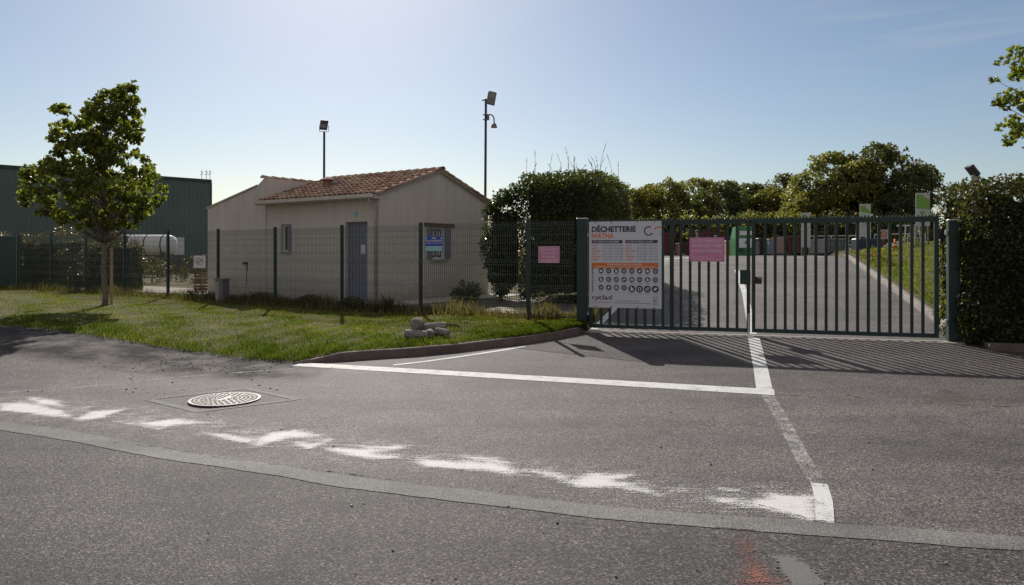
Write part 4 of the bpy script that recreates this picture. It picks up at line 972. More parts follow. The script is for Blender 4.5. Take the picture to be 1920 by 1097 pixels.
# ---------------------------------------------------------------- lamp poles
def flood(m, T, w=.34, h=.36): pass
pl = at(911, 25.6, z=.13)
lp = thing('lamp_pole', 'tall slim pole by the hut with a floodlight and a hooked lamp', 'lamp pole', pl, 0)
zt = 1.5+(475-188)/FPX*25.6-.13
MB().tube([(-.04,0,0),(0,0,zt)], [.05,.042], 12).build('pole', M['dark_metal'], lp, True)
T = Matrix.Translation((.20, -.12, zt+.05)) @ Matrix.Rotation(R(-14), 4, 'X') @ Matrix.Rotation(R(9), 4, 'Y') @ Matrix.Rotation(R(12), 4, 'Z')
fl_ = MB().cbox(-.15, .15, -.05, .05, -.24, .24, .02, T=T).build('floodlight', M['grey_metal'], lp)
MB().box(-.10, .11, -.056, -.052, -.02, .19, T=T).build('lens', M['lens'], fl_)
m = MB(); m.tube([(-.14,0,zt+.0),(0,0,zt+.03),(.12,0,zt+.05)], [.03,.03,.02], 8); m.build('bracket', M['dark_metal'], fl_)
zc = 1.5+(475-226)/FPX*25.6-.13
m = MB(); m.tube([(.0,-.03,zc+.20),(.18,-.03,zc+.20),(.25,-.03,zc+.16),(.29,-.03,zc+.05),(.29,-.03,zc-.10)], .024, 8)
for z in (zc+.20, zc+.03): m.box(-.10, .12, -.07, .07, z-.012, z+.012)
m.box(.04, .12, -.05, .05, zc+.04, zc+.18); m.build('arm', M['grey_metal'], lp)
MB().lathe([(.11, zc-.26), (.105, zc-.22), (.075, zc-.13), (.03, zc-.09)], 16, c=(.29, -.03)).build('lamp_shade', M['grey_metal'], lp)
pl = at(607, 29.7, z=.13)
lp = thing('lamp_pole', 'plain slim pole rising behind the hut roof with one floodlight', 'lamp pole', pl, 0)
zt = 1.5+(475-247)/FPX*29.7-.13
MB().tube([(0,0,0),(.02,0,zt)], [.055,.045], 12).build('pole', M['dark_metal'], lp, True)
T = Matrix.Translation((.03, -.10, zt+.26)) @ Matrix.Rotation(R(-16), 4, 'X') @ Matrix.Rotation(R(5), 4, 'Y')
fl_ = MB().cbox(-.155, .155, -.06, .06, -.20, .20, .02, T=T).build('floodlight', M['dark_metal'], lp)
MB().box(-.125, .125, -.066, -.062, -.16, .0, T=T).build('lens', M['grey_metal'], fl_)
m = MB(); m.tube([(-.165,-.02,zt+.25),(-.165,-.02,zt),(.20,-.02,zt),(.20,-.02,zt+.25)], .013, 6); m.build('bracket', M['dark_metal'], fl_)

# ---------------------------------------------------------------- utility cabinet
p = fence_xy(fence_d_of_px(424))+np.array([-.559,-.829])*.12
u = thing('utility_cabinet', 'small grey meter cabinet standing at the fence foot before the hut', 'utility cabinet', (p[0], p[1], .14), FROT)
MB().cbox(-.17, .17, -.11, .11, -.1, .62, .008).build('cabinet', M['grey_metal'], u)
MB().cbox(-.19, .19, -.13, .13, .62, .66, .01).build('lid', M['grey_metal'], u)
MB().cbox(-.15, .01, -.118, -.11, .04, .58, .003).build('door', M['concrete'], u)

# ---------------------------------------------------------------- vegetation
def tree(name, label, cat, base, trunk_h, r0, clusters, leaf, n_per, mat, seed, limbs=True, group=None, crad=.3, lobes=False, aspect=.7, droop=.3, bark='bark'):
    """clusters: list of (x,y,z,rad) in the tree's frame"""
    t = thing(name, label, cat, base, 0, group); rg = random.Random(seed); rng = np.random.default_rng(seed)
    m = MB(); top = max(c[2] for c in clusters)
    ax = [(0,0,-.1), (r0*.1,0,.25), (rg.uniform(-.03,.03),rg.uniform(-.03,.03),trunk_h*.5), (rg.uniform(-.05,.05),rg.uniform(-.05,.05),trunk_h), (rg.uniform(-.1,.1),0,(trunk_h+top)/2), (rg.uniform(-.1,.1),0,top*.93)]
    m.tube(ax, [r0*1.35, r0, r0*.92, r0*.8, r0*.5, r0*.12], 10)
    if limbs:
        for (x, y, z, r) in clusters:
            if rg.random() < .38:
                z0 = max(trunk_h*.85, min(z-.15*top, z*.8)); s = Vector((0,0,z0)); e = Vector((x,y,z)); mid = (s+e)/2+Vector((0,0,-.05*(e-s).length))
                q = r0*.32*(1-z0/top*.6); m.tube([s, mid, e], [q, q*.6, q*.15], 5)
    m.build('trunk', M[bark], t, True)
    P = []
    for (x, y, z, r) in clusters:
        n = int(n_per*(r/crad)**2); d = unit(rng.normal(size=(n,3))); rad = r*rng.uniform(.25,1.08,n)**.6
        P.append(np.array([x,y,z])+d*rad[:,None]*np.array([1,1,.8]))
    P = np.concatenate(P)
    leaves('crown', P, leaf, mat, t, seed, lobes=lobes, aspect=aspect, droop=droop); return t
# young maple on the lawn
rng = np.random.default_rng(21); k = 18.7/FPX
prof = [(160,238,256),(175,190,262),(190,178,268),(210,112,275),(235,95,275),(260,92,262),(285,112,262),(300,80,285),(325,55,305),(350,40,312),(375,45,308),(395,70,292),(412,110,270),(430,160,240)]
cl = []
while len(cl) < 430:
    y = rng.uniform(160, 425); a = np.interp(y, [p[0] for p in prof], [p[1] for p in prof]); b_ = np.interp(y, [p[0] for p in prof], [p[2] for p in prof])
    if rng.uniform() > (b_-a)/240: continue
    mid = (a+b_)/2; hw = (b_-a)/2; th = rng.uniform(0, 2*math.pi); q = rng.uniform(.05,1)**.5*(hw*k-.10); rad = rng.uniform(.07,.19)
    if hw*k < .3: rad = .10
    cl.append(((mid-197)*k+q*math.cos(th), q*math.sin(th)*.95, (475-y)*k+1.5-.16, rad))
cl += [((250-197)*k, 0, (475-152)*k+1.34, .06), ((248-197)*k, 0, (475-165)*k+1.34, .10)]
tree('maple_tree', 'young maple standing alone on the lawn before the wire fence', 'tree', at(197, 18.7, z=.16), 1.85, .066, cl, .084, 118, M['maple'], 31, crad=.25, lobes=True, aspect=.85)
st = thing('tree_stake', 'thin wooden stake tied beside the young maple trunk', 'stake', at(209, 18.9, z=.16))
MB().tube([(0,0,-.1),(.0,0,1.45)], [.035,.035], 8).build('pole', M['beige'], st); MB().lathe([(.036,1.40),(.03,1.47),(.01,1.48)], 8).build('tip', M['brown'], st)

def box_cloud(n, x0, x1, y0, y1, z0, z1, rng, shell=.28, rnd=.25, lump=.10):
    """points near the surface of a rounded box"""
    P = []
    while sum(len(p) for p in P) < n:
        q = rng.uniform((x0-.1,y0-.1,z0),(x1+.1,y1+.1,z1+.1),(n*3,3))
        cx, cy, cz = np.clip(q[:,0],x0+rnd,x1-rnd), np.clip(q[:,1],y0+rnd,y1-rnd), np.clip(q[:,2],z0,z1-rnd)
        d = np.sqrt((q[:,0]-cx)**2+(q[:,1]-cy)**2+(q[:,2]-cz)**2)
        inner = np.minimum.reduce([q[:,0]-x0, x1-q[:,0], q[:,1]-y0, y1-q[:,1], z1-q[:,2]])
        lim = rnd+lump*np.sin(q[:,0]*2.7+q[:,2]*1.9)*np.sin(q[:,1]*2.3+q[:,2]*2.6)*.6+rng.normal(0,.03,len(q))
        ok = (d < lim) & (inner < shell*rng.uniform(.2,1,len(q)))
        P.append(q[ok])
    return np.concatenate(P)[:n]
def core(name, x0, x1, y0, y1, z0, z1, parent, seed=0, e=.08):  # opaque dark block added inside foliage to stop light passing
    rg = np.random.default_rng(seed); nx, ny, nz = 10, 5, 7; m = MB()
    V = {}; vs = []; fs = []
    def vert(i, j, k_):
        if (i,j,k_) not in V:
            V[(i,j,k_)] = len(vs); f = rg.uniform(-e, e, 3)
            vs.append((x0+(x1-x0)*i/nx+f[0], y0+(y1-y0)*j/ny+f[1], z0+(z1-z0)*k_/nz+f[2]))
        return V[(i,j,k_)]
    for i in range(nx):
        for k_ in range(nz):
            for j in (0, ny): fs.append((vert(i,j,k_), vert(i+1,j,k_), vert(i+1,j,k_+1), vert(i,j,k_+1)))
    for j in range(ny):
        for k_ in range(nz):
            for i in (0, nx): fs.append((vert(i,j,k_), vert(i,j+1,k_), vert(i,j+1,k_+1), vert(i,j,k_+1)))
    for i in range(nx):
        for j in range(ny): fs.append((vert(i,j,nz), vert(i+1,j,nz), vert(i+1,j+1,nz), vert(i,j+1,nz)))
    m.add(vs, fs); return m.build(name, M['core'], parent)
# big clipped hedge: its frame follows the ramp
rng = np.random.default_rng(41)
hx, hy = XY(-2.85, 5.1)
hg = thing('clipped_hedge', 'big boxy clipped hedge left of the driveway with stray shoots on top', 'hedge', (hx, hy, .13), GROT)
P = box_cloud(34000, 0, 2.45, 0, 5.2, .1, 3.58, rng, .35, .2, .10)
zt_ = np.clip((P[:,2]-3.0)/.8, 0, 1); xr = np.clip((P[:,0]-2.0)/.7, 0, 1)
tn = np.clip(rng.uniform(0,.8,len(P))+.35*xr*rng.uniform(0,1,len(P)), 0, 1)
leaves('foliage', P, .085, M['hedge'], hg, 5, tint=tn, aspect=.6)
core('blocking_core', .28, 2.15, .3, 4.9, .3, 3.28, hg, 6)
m = MB(); rg = random.Random(77); SP = []
for i in range(30):
    x = rg.uniform(.1, 2.4); y = rg.uniform(.1, 3); h = rg.uniform(.15, .5) if rg.random() < .6 else rg.uniform(.5, .95); lx = rg.uniform(-.22,.22)
    p0, p1, p2 = Vector((x,y,3.45)), Vector((x+lx*.4,y,3.55+h*.55)), Vector((x+lx,y,3.58+h)); m.tube([p0,p1,p2], [.006,.005,.003], 4)
    for q in np.linspace(.15,1,int(h*12)+3): c = p1.lerp(p2, q) if q > .4 else p0.lerp(p1, q*2); SP.append(c)
m.build('shoot_stems', M['bark'], hg); leaves('shoot_leaves', np.array([tuple(p) for p in SP]), .05, M['hedge'], hg, 8, aspect=.4)
# laurel with big glossy leaves
lx_ = at(938, 20.6, z=.13)
cl = []
rng = np.random.default_rng(43)
for i in range(120):
    y = rng.uniform(352, 545); hw = np.interp(y, [350,375,400,450,500,545], [.22,.40,.48,.46,.30,.12]); cx = np.interp(y, [350,375,400,450,500,545], [.46,.26,.12,.04,.02,.10])
    cl.append((cx+rng.uniform(-hw,hw), rng.uniform(-.45,.45), (475-y)*20.6/FPX+1.37, rng.uniform(.18,.29)))
tree('laurel_bush', 'dark glossy laurel bush squeezed between hut and clipped hedge', 'bush', lx_, .5, .05, cl, .11, 75, M['laurel'], 44, crad=.25, aspect=.42)
core('inner_blocking_core', -.2, .45, -.2, .3, .5, 2.5, bpy.data.objects['laurel_bush'], 3)
# small shrub at the hut foot and a second sunlit bush between
for px, Y, z, n, r, lab in ((876, 19.4, .13, 26, .28, 'low dark shrub at the foot of the hut gable wall'), (985, 25.5, .13, 60, .75, 'sunlit yellow green shrub seen through the gap under the laurel')):
    cl = [(rng.uniform(-r,r), rng.uniform(-r,r), rng.uniform(.15,r*1.9), .22) for _ in range(n)]
    tree('shrub', lab, 'shrub', at(px, Y, z=z), .2, .025, cl, .08, 40, M['hedge' if r < .5 else 'tree_a'], int(px), crad=.25)
# right-hand hedge
rng = np.random.default_rng(51)
hx, hy = XY(GW+.18, -.62)
hg = thing('glossy_hedge', 'tall dense dark hedge filling the right edge beside the gate post', 'hedge', (hx, hy, 0), GROT)
P1 = box_cloud(44000, .0, 4.2, .15, 1.9, .05, 2.72, rng, .32, .25, .12)
tn = np.clip(rng.uniform(0,.86,len(P1))+.2*(P1[:,2] > 2.2)*rng.uniform(0,1,len(P1)), 0, 1)
leaves('foliage', P1, .062, M['photinia'], hg, 9, tint=tn, aspect=.6); core('blocking_core', .14, 4.0, .42, 1.65, .05, 2.36, hg, 12, .2)
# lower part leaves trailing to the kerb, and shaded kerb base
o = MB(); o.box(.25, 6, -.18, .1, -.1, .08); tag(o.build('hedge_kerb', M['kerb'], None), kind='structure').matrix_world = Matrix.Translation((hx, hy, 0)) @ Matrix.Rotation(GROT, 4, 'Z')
# shrub on the bank behind the right gate post
cl = [(rng.uniform(-.8,.8), rng.uniform(-.6,.6), rng.uniform(.2,2.15), .28) for _ in range(46)]
tree('bank_shrub', 'leafy sunlit shrub on the bank just behind the right gate post', 'shrub', (*XY(8.3, 3.8), .3), .6, .04, cl, .08, 60, M['photinia'], 52, crad=.25)
# leafy tree entering at the top right
cl = []; rng = np.random.default_rng(61); Yt = 13.5; kt = Yt/FPX
for (x, y, r) in ((1900,110,.16),(1925,130,.2),(1890,120,.10),(1878,125,.07),(1905,150,.15),(1885,152,.09),(1900,185,.12),(1922,185,.2),(1915,215,.18),(1895,205,.13),(1880,200,.12),(1872,203,.08),(1905,235,.16),(1925,255,.2),(1890,245,.12),(1873,250,.10),(1885,262,.10),(1905,270,.14),(1908,288,.10),(1920,290,.12)):
    cl.append(((x-2060)*kt, rng.uniform(-.3,.3), (475-y)*kt+1.5, r))
for i in range(60):
    th = rng.uniform(0, 2*math.pi); q = rng.uniform(.2,1.2); cl.append((q*math.cos(th)+.1, q*math.sin(th), rng.uniform(3.2,6.2), .3))
tree('broadleaf_tree', 'leafy tree reaching in at the top right corner above the hedge', 'tree', at(2060, Yt, z=.1), 2.4, .1, cl, .095, 170, M['maple'], 62, crad=.25, aspect=.62)
# brambles behind the left part of the fence
rng = np.random.default_rng(71)
for i, (x0, x1, ytop, Y, lab) in enumerate(((-120, 60, 425, 30.5, 'tall greyish bramble thicket behind the side gate'), (40, 180, 418, 29, 'bramble thicket behind the fence left of the maple'), (160, 262, 425, 26.5, 'bramble thicket with pale flower heads behind the maple trunk'))):
    r = (x1-x0)/2*Y/FPX; cl = []
    for _ in range(46):
        a = rng.uniform(-1,1); top = (475-ytop)*Y/FPX+1.37; cl.append((a*r*.95, rng.uniform(-.8,.8), rng.uniform(.2, top*(1-.25*a*a)-.15), .32))
    t = tree('bramble_thicket', lab, 'bush', at((x0+x1)/2, Y, z=.13), .3, .02, cl, .085, 62, M['bramble'], 72+i, crad=.25, group='bramble thickets behind the fence')
    m = MB(); rg = random.Random(i)
    for q in range(26):
        x = rg.uniform(-r,r); h = (475-ytop)*Y/FPX+1.2; m.tube([(x,rg.uniform(-.5,.5),h*.6),(x+rg.uniform(-.2,.2),0,h),(x+rg.uniform(-.5,.5),-.1,h+rg.uniform(.0,.3))], [.008,.006,.003], 4)
    m.build('canes', M['bark'], t)
    core('inner_blocking_core', -r*.8, r*.8, -.3, .6, 0, ((475-ytop)*Y/FPX+1.2)*.72, t, i)
# low scrub beyond the pale path
for i, (px, Y, r, lab) in enumerate(((285, 33, .8, 'low olive scrub left of the small notice'), (330, 36, .7, 'low olive scrub beyond the pale path'), (385, 34, .5, 'low scrub beside the hut end wall'))):
    cl = [(rng.uniform(-r,r), rng.uniform(-.5,.5), rng.uniform(.1,.9+.5*rng.uniform()), .25) for _ in range(26)]
    tree('scrub_bush', lab, 'bush', at(px, Y, z=.13), .2, .02, cl, .08, 40, M['bramble'], 90+i, crad=.25, group='low scrub bushes by the path')
# mullein stalk by the fence
t = thing('mullein', 'single tall dried mullein stalk standing by the fence left of the maple', 'weed', at(131, 24.6, z=.15)); MB().tube([(0,0,0),(.01,0,.5),(.0,0,.85)], [.012,.03,.012], 8).build('stalk', M['dry'], t)
P = np.random.default_rng(3).normal(0, (.04,.04,.22), (160,3))+np.array([0,0,.5]); leaves('flower_spike', P, .05, M['dry'], t, 4)

# far trees beyond the yard
def round_tree(px, ytop, wpx, Y, zb, mat, seed, label, ybot=None, dense=1.0, leaf=.2):
    rng = np.random.default_rng(seed); top = 1.5+(475-ytop)*Y/FPX-zb; r = wpx/2*Y/FPX; cl = []; h0 = top*.18
    n = int(120*dense*max(.7, r/2.2))
    while len(cl) < n:
        q = rng.normal(size=3); q /= np.linalg.norm(q); f = rng.uniform(.35,1)**.5; cz = (top+h0)/2; hz = (top-h0)/2
        rad = rng.uniform(.38,.62)*min(1, r/2); p = np.array([q[0]*(r-rad*.6), q[1]*(r-rad*.6)*.8, cz+q[2]*(hz-rad*.6)])*np.array([f,f,1])
        if q[2] < 0: p[2] = cz+q[2]*f*hz
        if rng.uniform() < .12: p[:2] *= 1.18; p[2] += .35; rad *= .55; top_ = top+.35; cl.append((p[0], p[1], min(p[2], top_-rad*.6), rad)); continue
        cl.append((p[0]+.12*r*math.sin(p[2]*2+seed), p[1], min(p[2], top-rad*.6), rad))
    return tree('deciduous_tree' if mat == 'tree_a' else 'dark_tree', label, 'tree', at(px, Y, z=zb), h0, .12, cl, leaf, 44, M[mat], seed, group='trees beyond the waste yard', crad=.4, aspect=.75)
far = [(1203,352,70,58,'tree_a','leftmost low olive tree of the far row, beside the clipped hedge'), (1250,338,100,60,'tree_a','olive round tree second from the left in the far row'),
 (1300,333,95,62,'tree_a','yellowish round tree, third of the far row above the notice board side'), (1352,338,90,57,'tree_b','dark low dome shaped tree above the pink gate sign'),
 (1402,342,80,60,'tree_b','dark tree behind the green bottle bank'), (1440,350,70,58,'tree_a','small olive tree above the meeting point of the gate leaves'),
 (1470,324,62,62,'tree_b','pointed dark conifer like tree at the middle of the far row'), (1512,360,90,50,'tree_a','bushy light olive tree in front of the tall far tree'),
 (1558,286,130,52,'tree_a','tall olive tree, left crown of the highest clump'), (1602,300,110,50,'tree_a','olive tree in the middle of the highest clump'),
 (1655,270,140,51,'tree_b','tallest dark tree of the far row above the blue tank'), (1705,298,80,48,'tree_b','dark tree at the right end of the far row')]
for i, (px, yt, w, Y, mt, lab) in enumerate(far): round_tree(px, yt, w*1.35, Y, 1.2, mt, 100+i, lab)
und = [(1210,400,80),(1275,392,90),(1340,398,90),(1400,396,80),(1455,392,80),(1520,396,90),(1585,392,90),(1650,398,90),(1712,396,70)]
names = ['under the leftmost far tree','behind the notice board edge','above the pink gate sign','behind the green bottle bank','right of the green bottle bank','behind the first totem sign','between the first two totem signs','behind the second totem sign','beside the tallest totem sign']
for i, (px, yt, w) in enumerate(und):
    rng = np.random.default_rng(200+i); Y = 46+rng.uniform(-1,1); top = 1.5+(475-yt)*Y/FPX-1.3; r = w/2*Y/FPX*1.25
    cl = [(rng.uniform(-r,r), rng.uniform(-.7,.7), rng.uniform(.1,top-.3), rng.uniform(.35,.55)) for _ in range(48)]
    t = tree('hedgerow_bush', 'sunlit hedgerow bush '+names[i], 'bush', at(px, Y, z=1.3), .3, .06, cl, .17, 30, M['tree_a' if i % 3 else 'tree_b'], 210+i, group='hedgerow bushes behind the yard', crad=.4)
    core('inner_blocking_core', -r, r, .2, .9, 0, top*.75, t, i)

# ---------------------------------------------------------------- yard behind the fence
m = MB(); pth = [at(150, 27, z=.145), at(390, 23.6, z=.145), at(392, 27.5, z=.145), at(150, 33, z=.145)]
m.add(pth, [(0,1,2,3)]); tag(m.build('gravel_path', M['path']), kind='structure')
m = MB(); m.add([at(890,16.9,z=.18), at(935,17.6,z=.20), at(1085,16.2,z=.19), at(1085,15.2,z=.17), at(985,15.6,z=.17)], [(0,4,3,2,1)]); tag(m.build('concrete_apron', M['path']), kind='structure')
m = MB(); m.add([at(700,18.5,z=.147), at(1090,15.0,z=.147), at(1108,19.2,z=.147), at(1020,21.5,z=.147), at(880,20.5,z=.147)], [(0,1,2,3,4)]); tag(m.build('yard_asphalt', M['ramp']), kind='structure')
# warehouse
A = at(-160, 0.1); wa = Vector((-39.5, 41.0)); wbv = Vector((-23.6, 56.8)); d = (wbv-wa); wl_ = d.length; wrot = math.atan2(d.y, d.x)
wh = thing('warehouse', 'long dark green metal clad warehouse behind the trees on the left', 'building', (wa.x, wa.y, .1), wrot)
WH = 6.95; m = MB(); n = int(wl_/.30)
for i in range(n):
    x = i*wl_/n; w = wl_/n
    m.add([(x,0,0),(x+w*.55,0,0),(x+w*.65,-.05,0),(x+w*.9,-.05,0),(x+w,0,0),(x,0,WH),(x+w*.55,0,WH),(x+w*.65,-.05,WH),(x+w*.9,-.05,WH),(x+w,0,WH)], [(k_,k_+1,k_+6,k_+5) for k_ in range(4)])
m.box(0, wl_, .02, 18, 0, WH-.05); m.build('cladding', M['ware'], wh)
MB().cbox(-.1, wl_+.06, -.10, .3, WH, WH+.22, .02).build('roof_trim', M['ware_d'], wh)
MB().box(wl_, wl_+.08, -.08, .2, 0, WH).build('corner_trim', M['ware_d'], wh)
def whx(px):
    r = (px-HX)/FPX; return (r*wa.y-wa.x)/(d.normalized().x-r*d.normalized().y)
x0 = whx(326); x1 = whx(345); dr = MB().cbox(x0, x1, -.12, -.05, .3, 2.6, .02).build('door', M['white'], wh); MB().box(x0+.25, x1-.5, -.13, -.122, .5, 2.4).build('panel', M['grey_metal'], dr)
x0 = whx(270); x1 = whx(290); MB().box(x0, x1, -.10, -.052, 1.9, 2.7).build('window', M['glass'], wh)
an = thing('roof_aerial', 'small aerials on the right corner of the green warehouse roof', 'aerial', (wbv.x-.25, wbv.y-.2, .1+WH+.22), 0)
for x in (-.35, .0, .28):
    m = MB(); m.tube([(x,0,0),(x,0,.75)], .02, 6); m.tube([(x-.15,0,.35),(x+.10,0,.45)], .018, 5); m.tube([(x-.1,0,.6),(x+.12,0,.55)], .018, 5); m.build('mast', M['grey_metal'], an)
# white tank, notice, pallets, gate beyond the path
tk = thing('water_tank', 'white horizontal tank lying before the green warehouse', 'tank', at(274, 44, z=1.25))
T = Matrix.Rotation(R(90), 4, 'Y'); MB().lathe([(.3,-1.75),(.55,-1.65),(.62,-1.4),(.62,1.4),(.55,1.65),(.3,1.75)], 20, T=Matrix.Translation((0,0,.75)) @ T).build('tank', M['white'], tk, True)
for x in (-.9, .1, 1.1): MB().lathe([(.635,x),(.635,x+.07)], 20, T=Matrix.Translation((0,0,.75)) @ T).build('strap', M['dark_metal'], tk)
m = MB(); m.box(-1.3,-1.1,-.5,.5,-1.2,.3); m.box(1.1,1.3,-.5,.5,-1.2,.3); m.build('cradle', M['dark_metal'], tk)
sg = thing('small_notice', 'small pale square notice on a short post beside the hut end', 'sign', at(375, 27.2, z=.13))
MB().tube([(.03,0,0),(.03,0,1.3)], .025, 8).build('post', M['brown'], sg)
MB().box(-.22, .22, -.04, -.03, .82, 1.28).build('panel', M['signwhite'], sg)
m = MB(); disc(m, -.0, 1.05, .13, -.043, 0, 20, .105); m.add([(-.10,-.043,.98),(-.075,-.043,.95),(.10,-.043,1.12),(.075,-.043,1.15)], [(0,1,2,3)]); m.build('pictogram', M['inkgrey'], sg)
for i in range(3):
    c = thing('crate', ['lowest','middle','topmost'][i]+' red brown slatted crate of the stack beside the hut end', 'crate', at(379.5, 26.2, z=.15+i*.235), BROT, 'stacked crates beside the hut')
    m = MB()
    for z in (.02,.12): m.box(-.22,.22,-.2,-.185,z,z+.07); m.box(-.22,.22,.185,.2,z,z+.07); m.box(-.22,-.205,-.184,.184,z,z+.07); m.box(.205,.22,-.184,.184,z,z+.07)
    m.build('slats', M['brown'], c); m = MB()
    for x in (-.2,.17):
        for y in (-.18,.15): m.box(x,x+.03,y,y+.03,0,.22)
    m.build('corner_posts', M['brown'], c)

# ---------------------------------------------------------------- waste yard on the plateau
PZ = 1.38
def px_w(w, Y): return w*Y/FPX
def hgt(py, Y): return 1.5-(py-HY)/FPX*Y-PZ
def skip(label, x0, x1, ytop, Y, mat, ribs=5, depth=2.0):
    t = thing('skip', label, 'skip', at((x0+x1)/2, Y, z=PZ), 0, 'open skips on the plateau'); w = px_w(x1-x0, Y); h = hgt(ytop, Y)
    m = MB(); m.prism([(-w/2+.12*h, .12), (w/2-.12*h, .12), (w/2, h), (w/2-.06, h), (w/2-.06-.1*h, .2), (-w/2+.06+.1*h, .2), (-w/2+.06, h), (-w/2, h)], -depth/2, depth/2)
    m.box(-w/2+.06, w/2-.06, -depth/2, -depth/2+.05, .2, h); m.build('body', mat, t)
    m = MB()
    for i in range(ribs): x = -w/2+.15+(w-.3)*i/(ribs-1); m.box(x-.03, x+.03, -depth/2-.05, -depth/2-.002, .15, h-.08)
    m.build('ribs', mat, t); MB().cbox(-w/2-.03, w/2+.03, -depth/2-.07, -depth/2-.001, h-.08, h+.02, .01).build('rim', mat, t)
    m = MB()
    for x in (-w/2+.3, w/2-.3): m.box(x-.06, x+.06, -depth/2, depth/2, 0, .12)
    m.build('skids', M['dark_metal'], t); return t
skip('maroon skip at the left end, beside the notice board', 1222, 1260, 438, 37, M['maroon'])
skip('rusty brown skip right of the meeting gate leaves', 1458, 1500, 444, 37, M['rust'])
skip('grey steel skip to the right of the first totem sign', 1530, 1568, 448, 36, M['grey_skip'])
skip('dark brown skip behind the pallets left of the pink sign', 1268, 1300, 455, 38, M['rust'], 4)
# pallets
pt = thing('pallet_stack', 'pale reddish pallet stack between maroon skip and brown skip', 'pallet stack', at(1264.5, 36.4, z=PZ))
m = MB()
for i in range(6): m.box(-.16,.16,-.4,.4,.10*i+.04,.10*i+.07); m.box(-.16,-.1,-.4,.4,.10*i,.10*i+.04); m.box(.1,.16,-.4,.4,.10*i,.10*i+.04)
m.build('boards', simple('faded_red_wood', (.35,.16,.13), .8), pt)
# red container and step frame behind
t = thing('container', 'dark red raised container behind the pink gate sign', 'container', at(1322, 41, z=PZ)); w = px_w(26, 41); h = hgt(433, 41)
MB().cbox(-w/2, w/2, -.6, .6, .2, h, .03).build('body', M['maroon'], t); m = MB()
for i in range(4): x = -w/2+.1+(w-.2)*i/3; m.box(x-.03,x+.03,-.64,-.601,.3,h-.1)
m.build('ribs', M['maroon'], t); MB().cbox(-w/2-.02, w/2+.02, -.63, .63, h, h+.05, .01).build('lid', M['rust'], t); MB().box(-w/2+.05, w/2-.05, -.5, .5, 0, .2).build('feet', M['dark_metal'], t)
t = thing('container', 'low dark red container just right of the pink gate sign', 'container', at(1351, 40, z=PZ)); w = px_w(26, 40); h = hgt(444, 40)
MB().cbox(-w/2, w/2, -.6, .6, .15, h, .03).build('body', M['maroon'], t); MB().cbox(-w/2-.02, w/2+.02, -.63, .63, h, h+.05, .01).build('lid', M['maroon'], t); MB().box(-w/2+.05, w/2-.05, -.5, .5, 0, .15).build('feet', M['dark_metal'], t)
t = thing('cupboard', 'beige open topped box left of the green bottle bank', 'box', at(1366, 36.6, z=PZ)); w = px_w(12, 36.6); h = hgt(453, 36.6)
MB().cbox(-w/2, w/2, -.2, .2, 0, h, .01).build('body', M['beige'], t); MB().cbox(-w/2-.02, w/2+.02, -.23, .23, h, h+.04, .01).build('lid', M['white'], t)
# bottle bank
t = thing('bottle_bank', 'bright green bottle bank with white labels behind the gate', 'recycling bin', at(1393, 35, z=PZ)); w = px_w(36, 35); h = hgt(426, 35)
m = MB(); a = w/2; m.add([(-a,-.45,0),(a,-.45,0),(a,.45,0),(-a,.45,0),(-a,-.45,h*.62),(a,-.45,h*.62),(a,.45,h*.62),(-a,.45,h*.62),(-a*.86,-.34,h),(a*.86,-.34,h),(a*.86,.34,h),(-a*.86,.34,h)], [(0,1,5,4),(1,2,6,5),(2,3,7,6),(3,0,4,7),(4,5,9,8),(5,6,10,9),(6,7,11,10),(7,4,8,11),(8,9,10,11)])
m.build('body', M['green_bin'], t); m = MB()
for x in (-.3,-.1,.1,.3): m.box(x-.03,x+.03,-.3,.3,h,h+.03)
m.build('top_ribs', M['green_bin'], t); m = MB(); m.box(-a*.62, a*.7, -.4225, -.41, h*.70, h*.86); m.build('upper_label', M['white'], t); m = MB(); m.box(-a*.7, a*.72, -.458, -.451, h*.28, h*.60); m.build('lower_label', M['white'], t)
m = MB(); m.box(-a*.1,a*.2,-.463,-.459,h*.40,h*.52); m.build('print', M['inkgrey'], t); MB().lathe([(.09,0),(.09,.05)], 12, T=Matrix.Translation((-a*.5,-.45,h*.2)) @ Matrix.Rotation(R(90),4,'X')).build('opening', M['dark_metal'], t)
for px, w_, yt, Y, mt, lab in ((1429, 20, 447, 36.8, 'dark_metal', 'dark wheeled bin right of the green bottle bank'), (1443, 11, 448, 36.2, 'blue_shutter', 'narrow blue grey bin beside the dark bin')):
    t = thing('wheeled_bin', lab, 'bin', at(px, Y, z=PZ)); w = px_w(w_, Y); h = hgt(yt, Y)
    m = MB(); m.add([(-w*.42,-.28,.08),(w*.42,-.28,.08),(w*.42,.28,.08),(-w*.42,.28,.08),(-w/2,-.33,h-.06),(w/2,-.33,h-.06),(w/2,.33,h-.06),(-w/2,.33,h-.06)], [(0,3,2,1),(0,1,5,4),(1,2,6,5),(2,3,7,6),(3,0,4,7),(4,5,6,7)]); m.build('body', M[mt], t)
    MB().cbox(-w/2-.02, w/2+.02, -.36, .35, h-.06, h, .015).build('lid', M['beige' if px == 1443 else 'dark_metal'], t)
    for sx in (-1, 1): MB().lathe([(.08,-.02),(.08,.02)], 12, T=Matrix.Translation((sx*w*.36,.28,.08)) @ Matrix.Rotation(R(90),4,'Y')).build('wheel', M['dark_metal'], t)
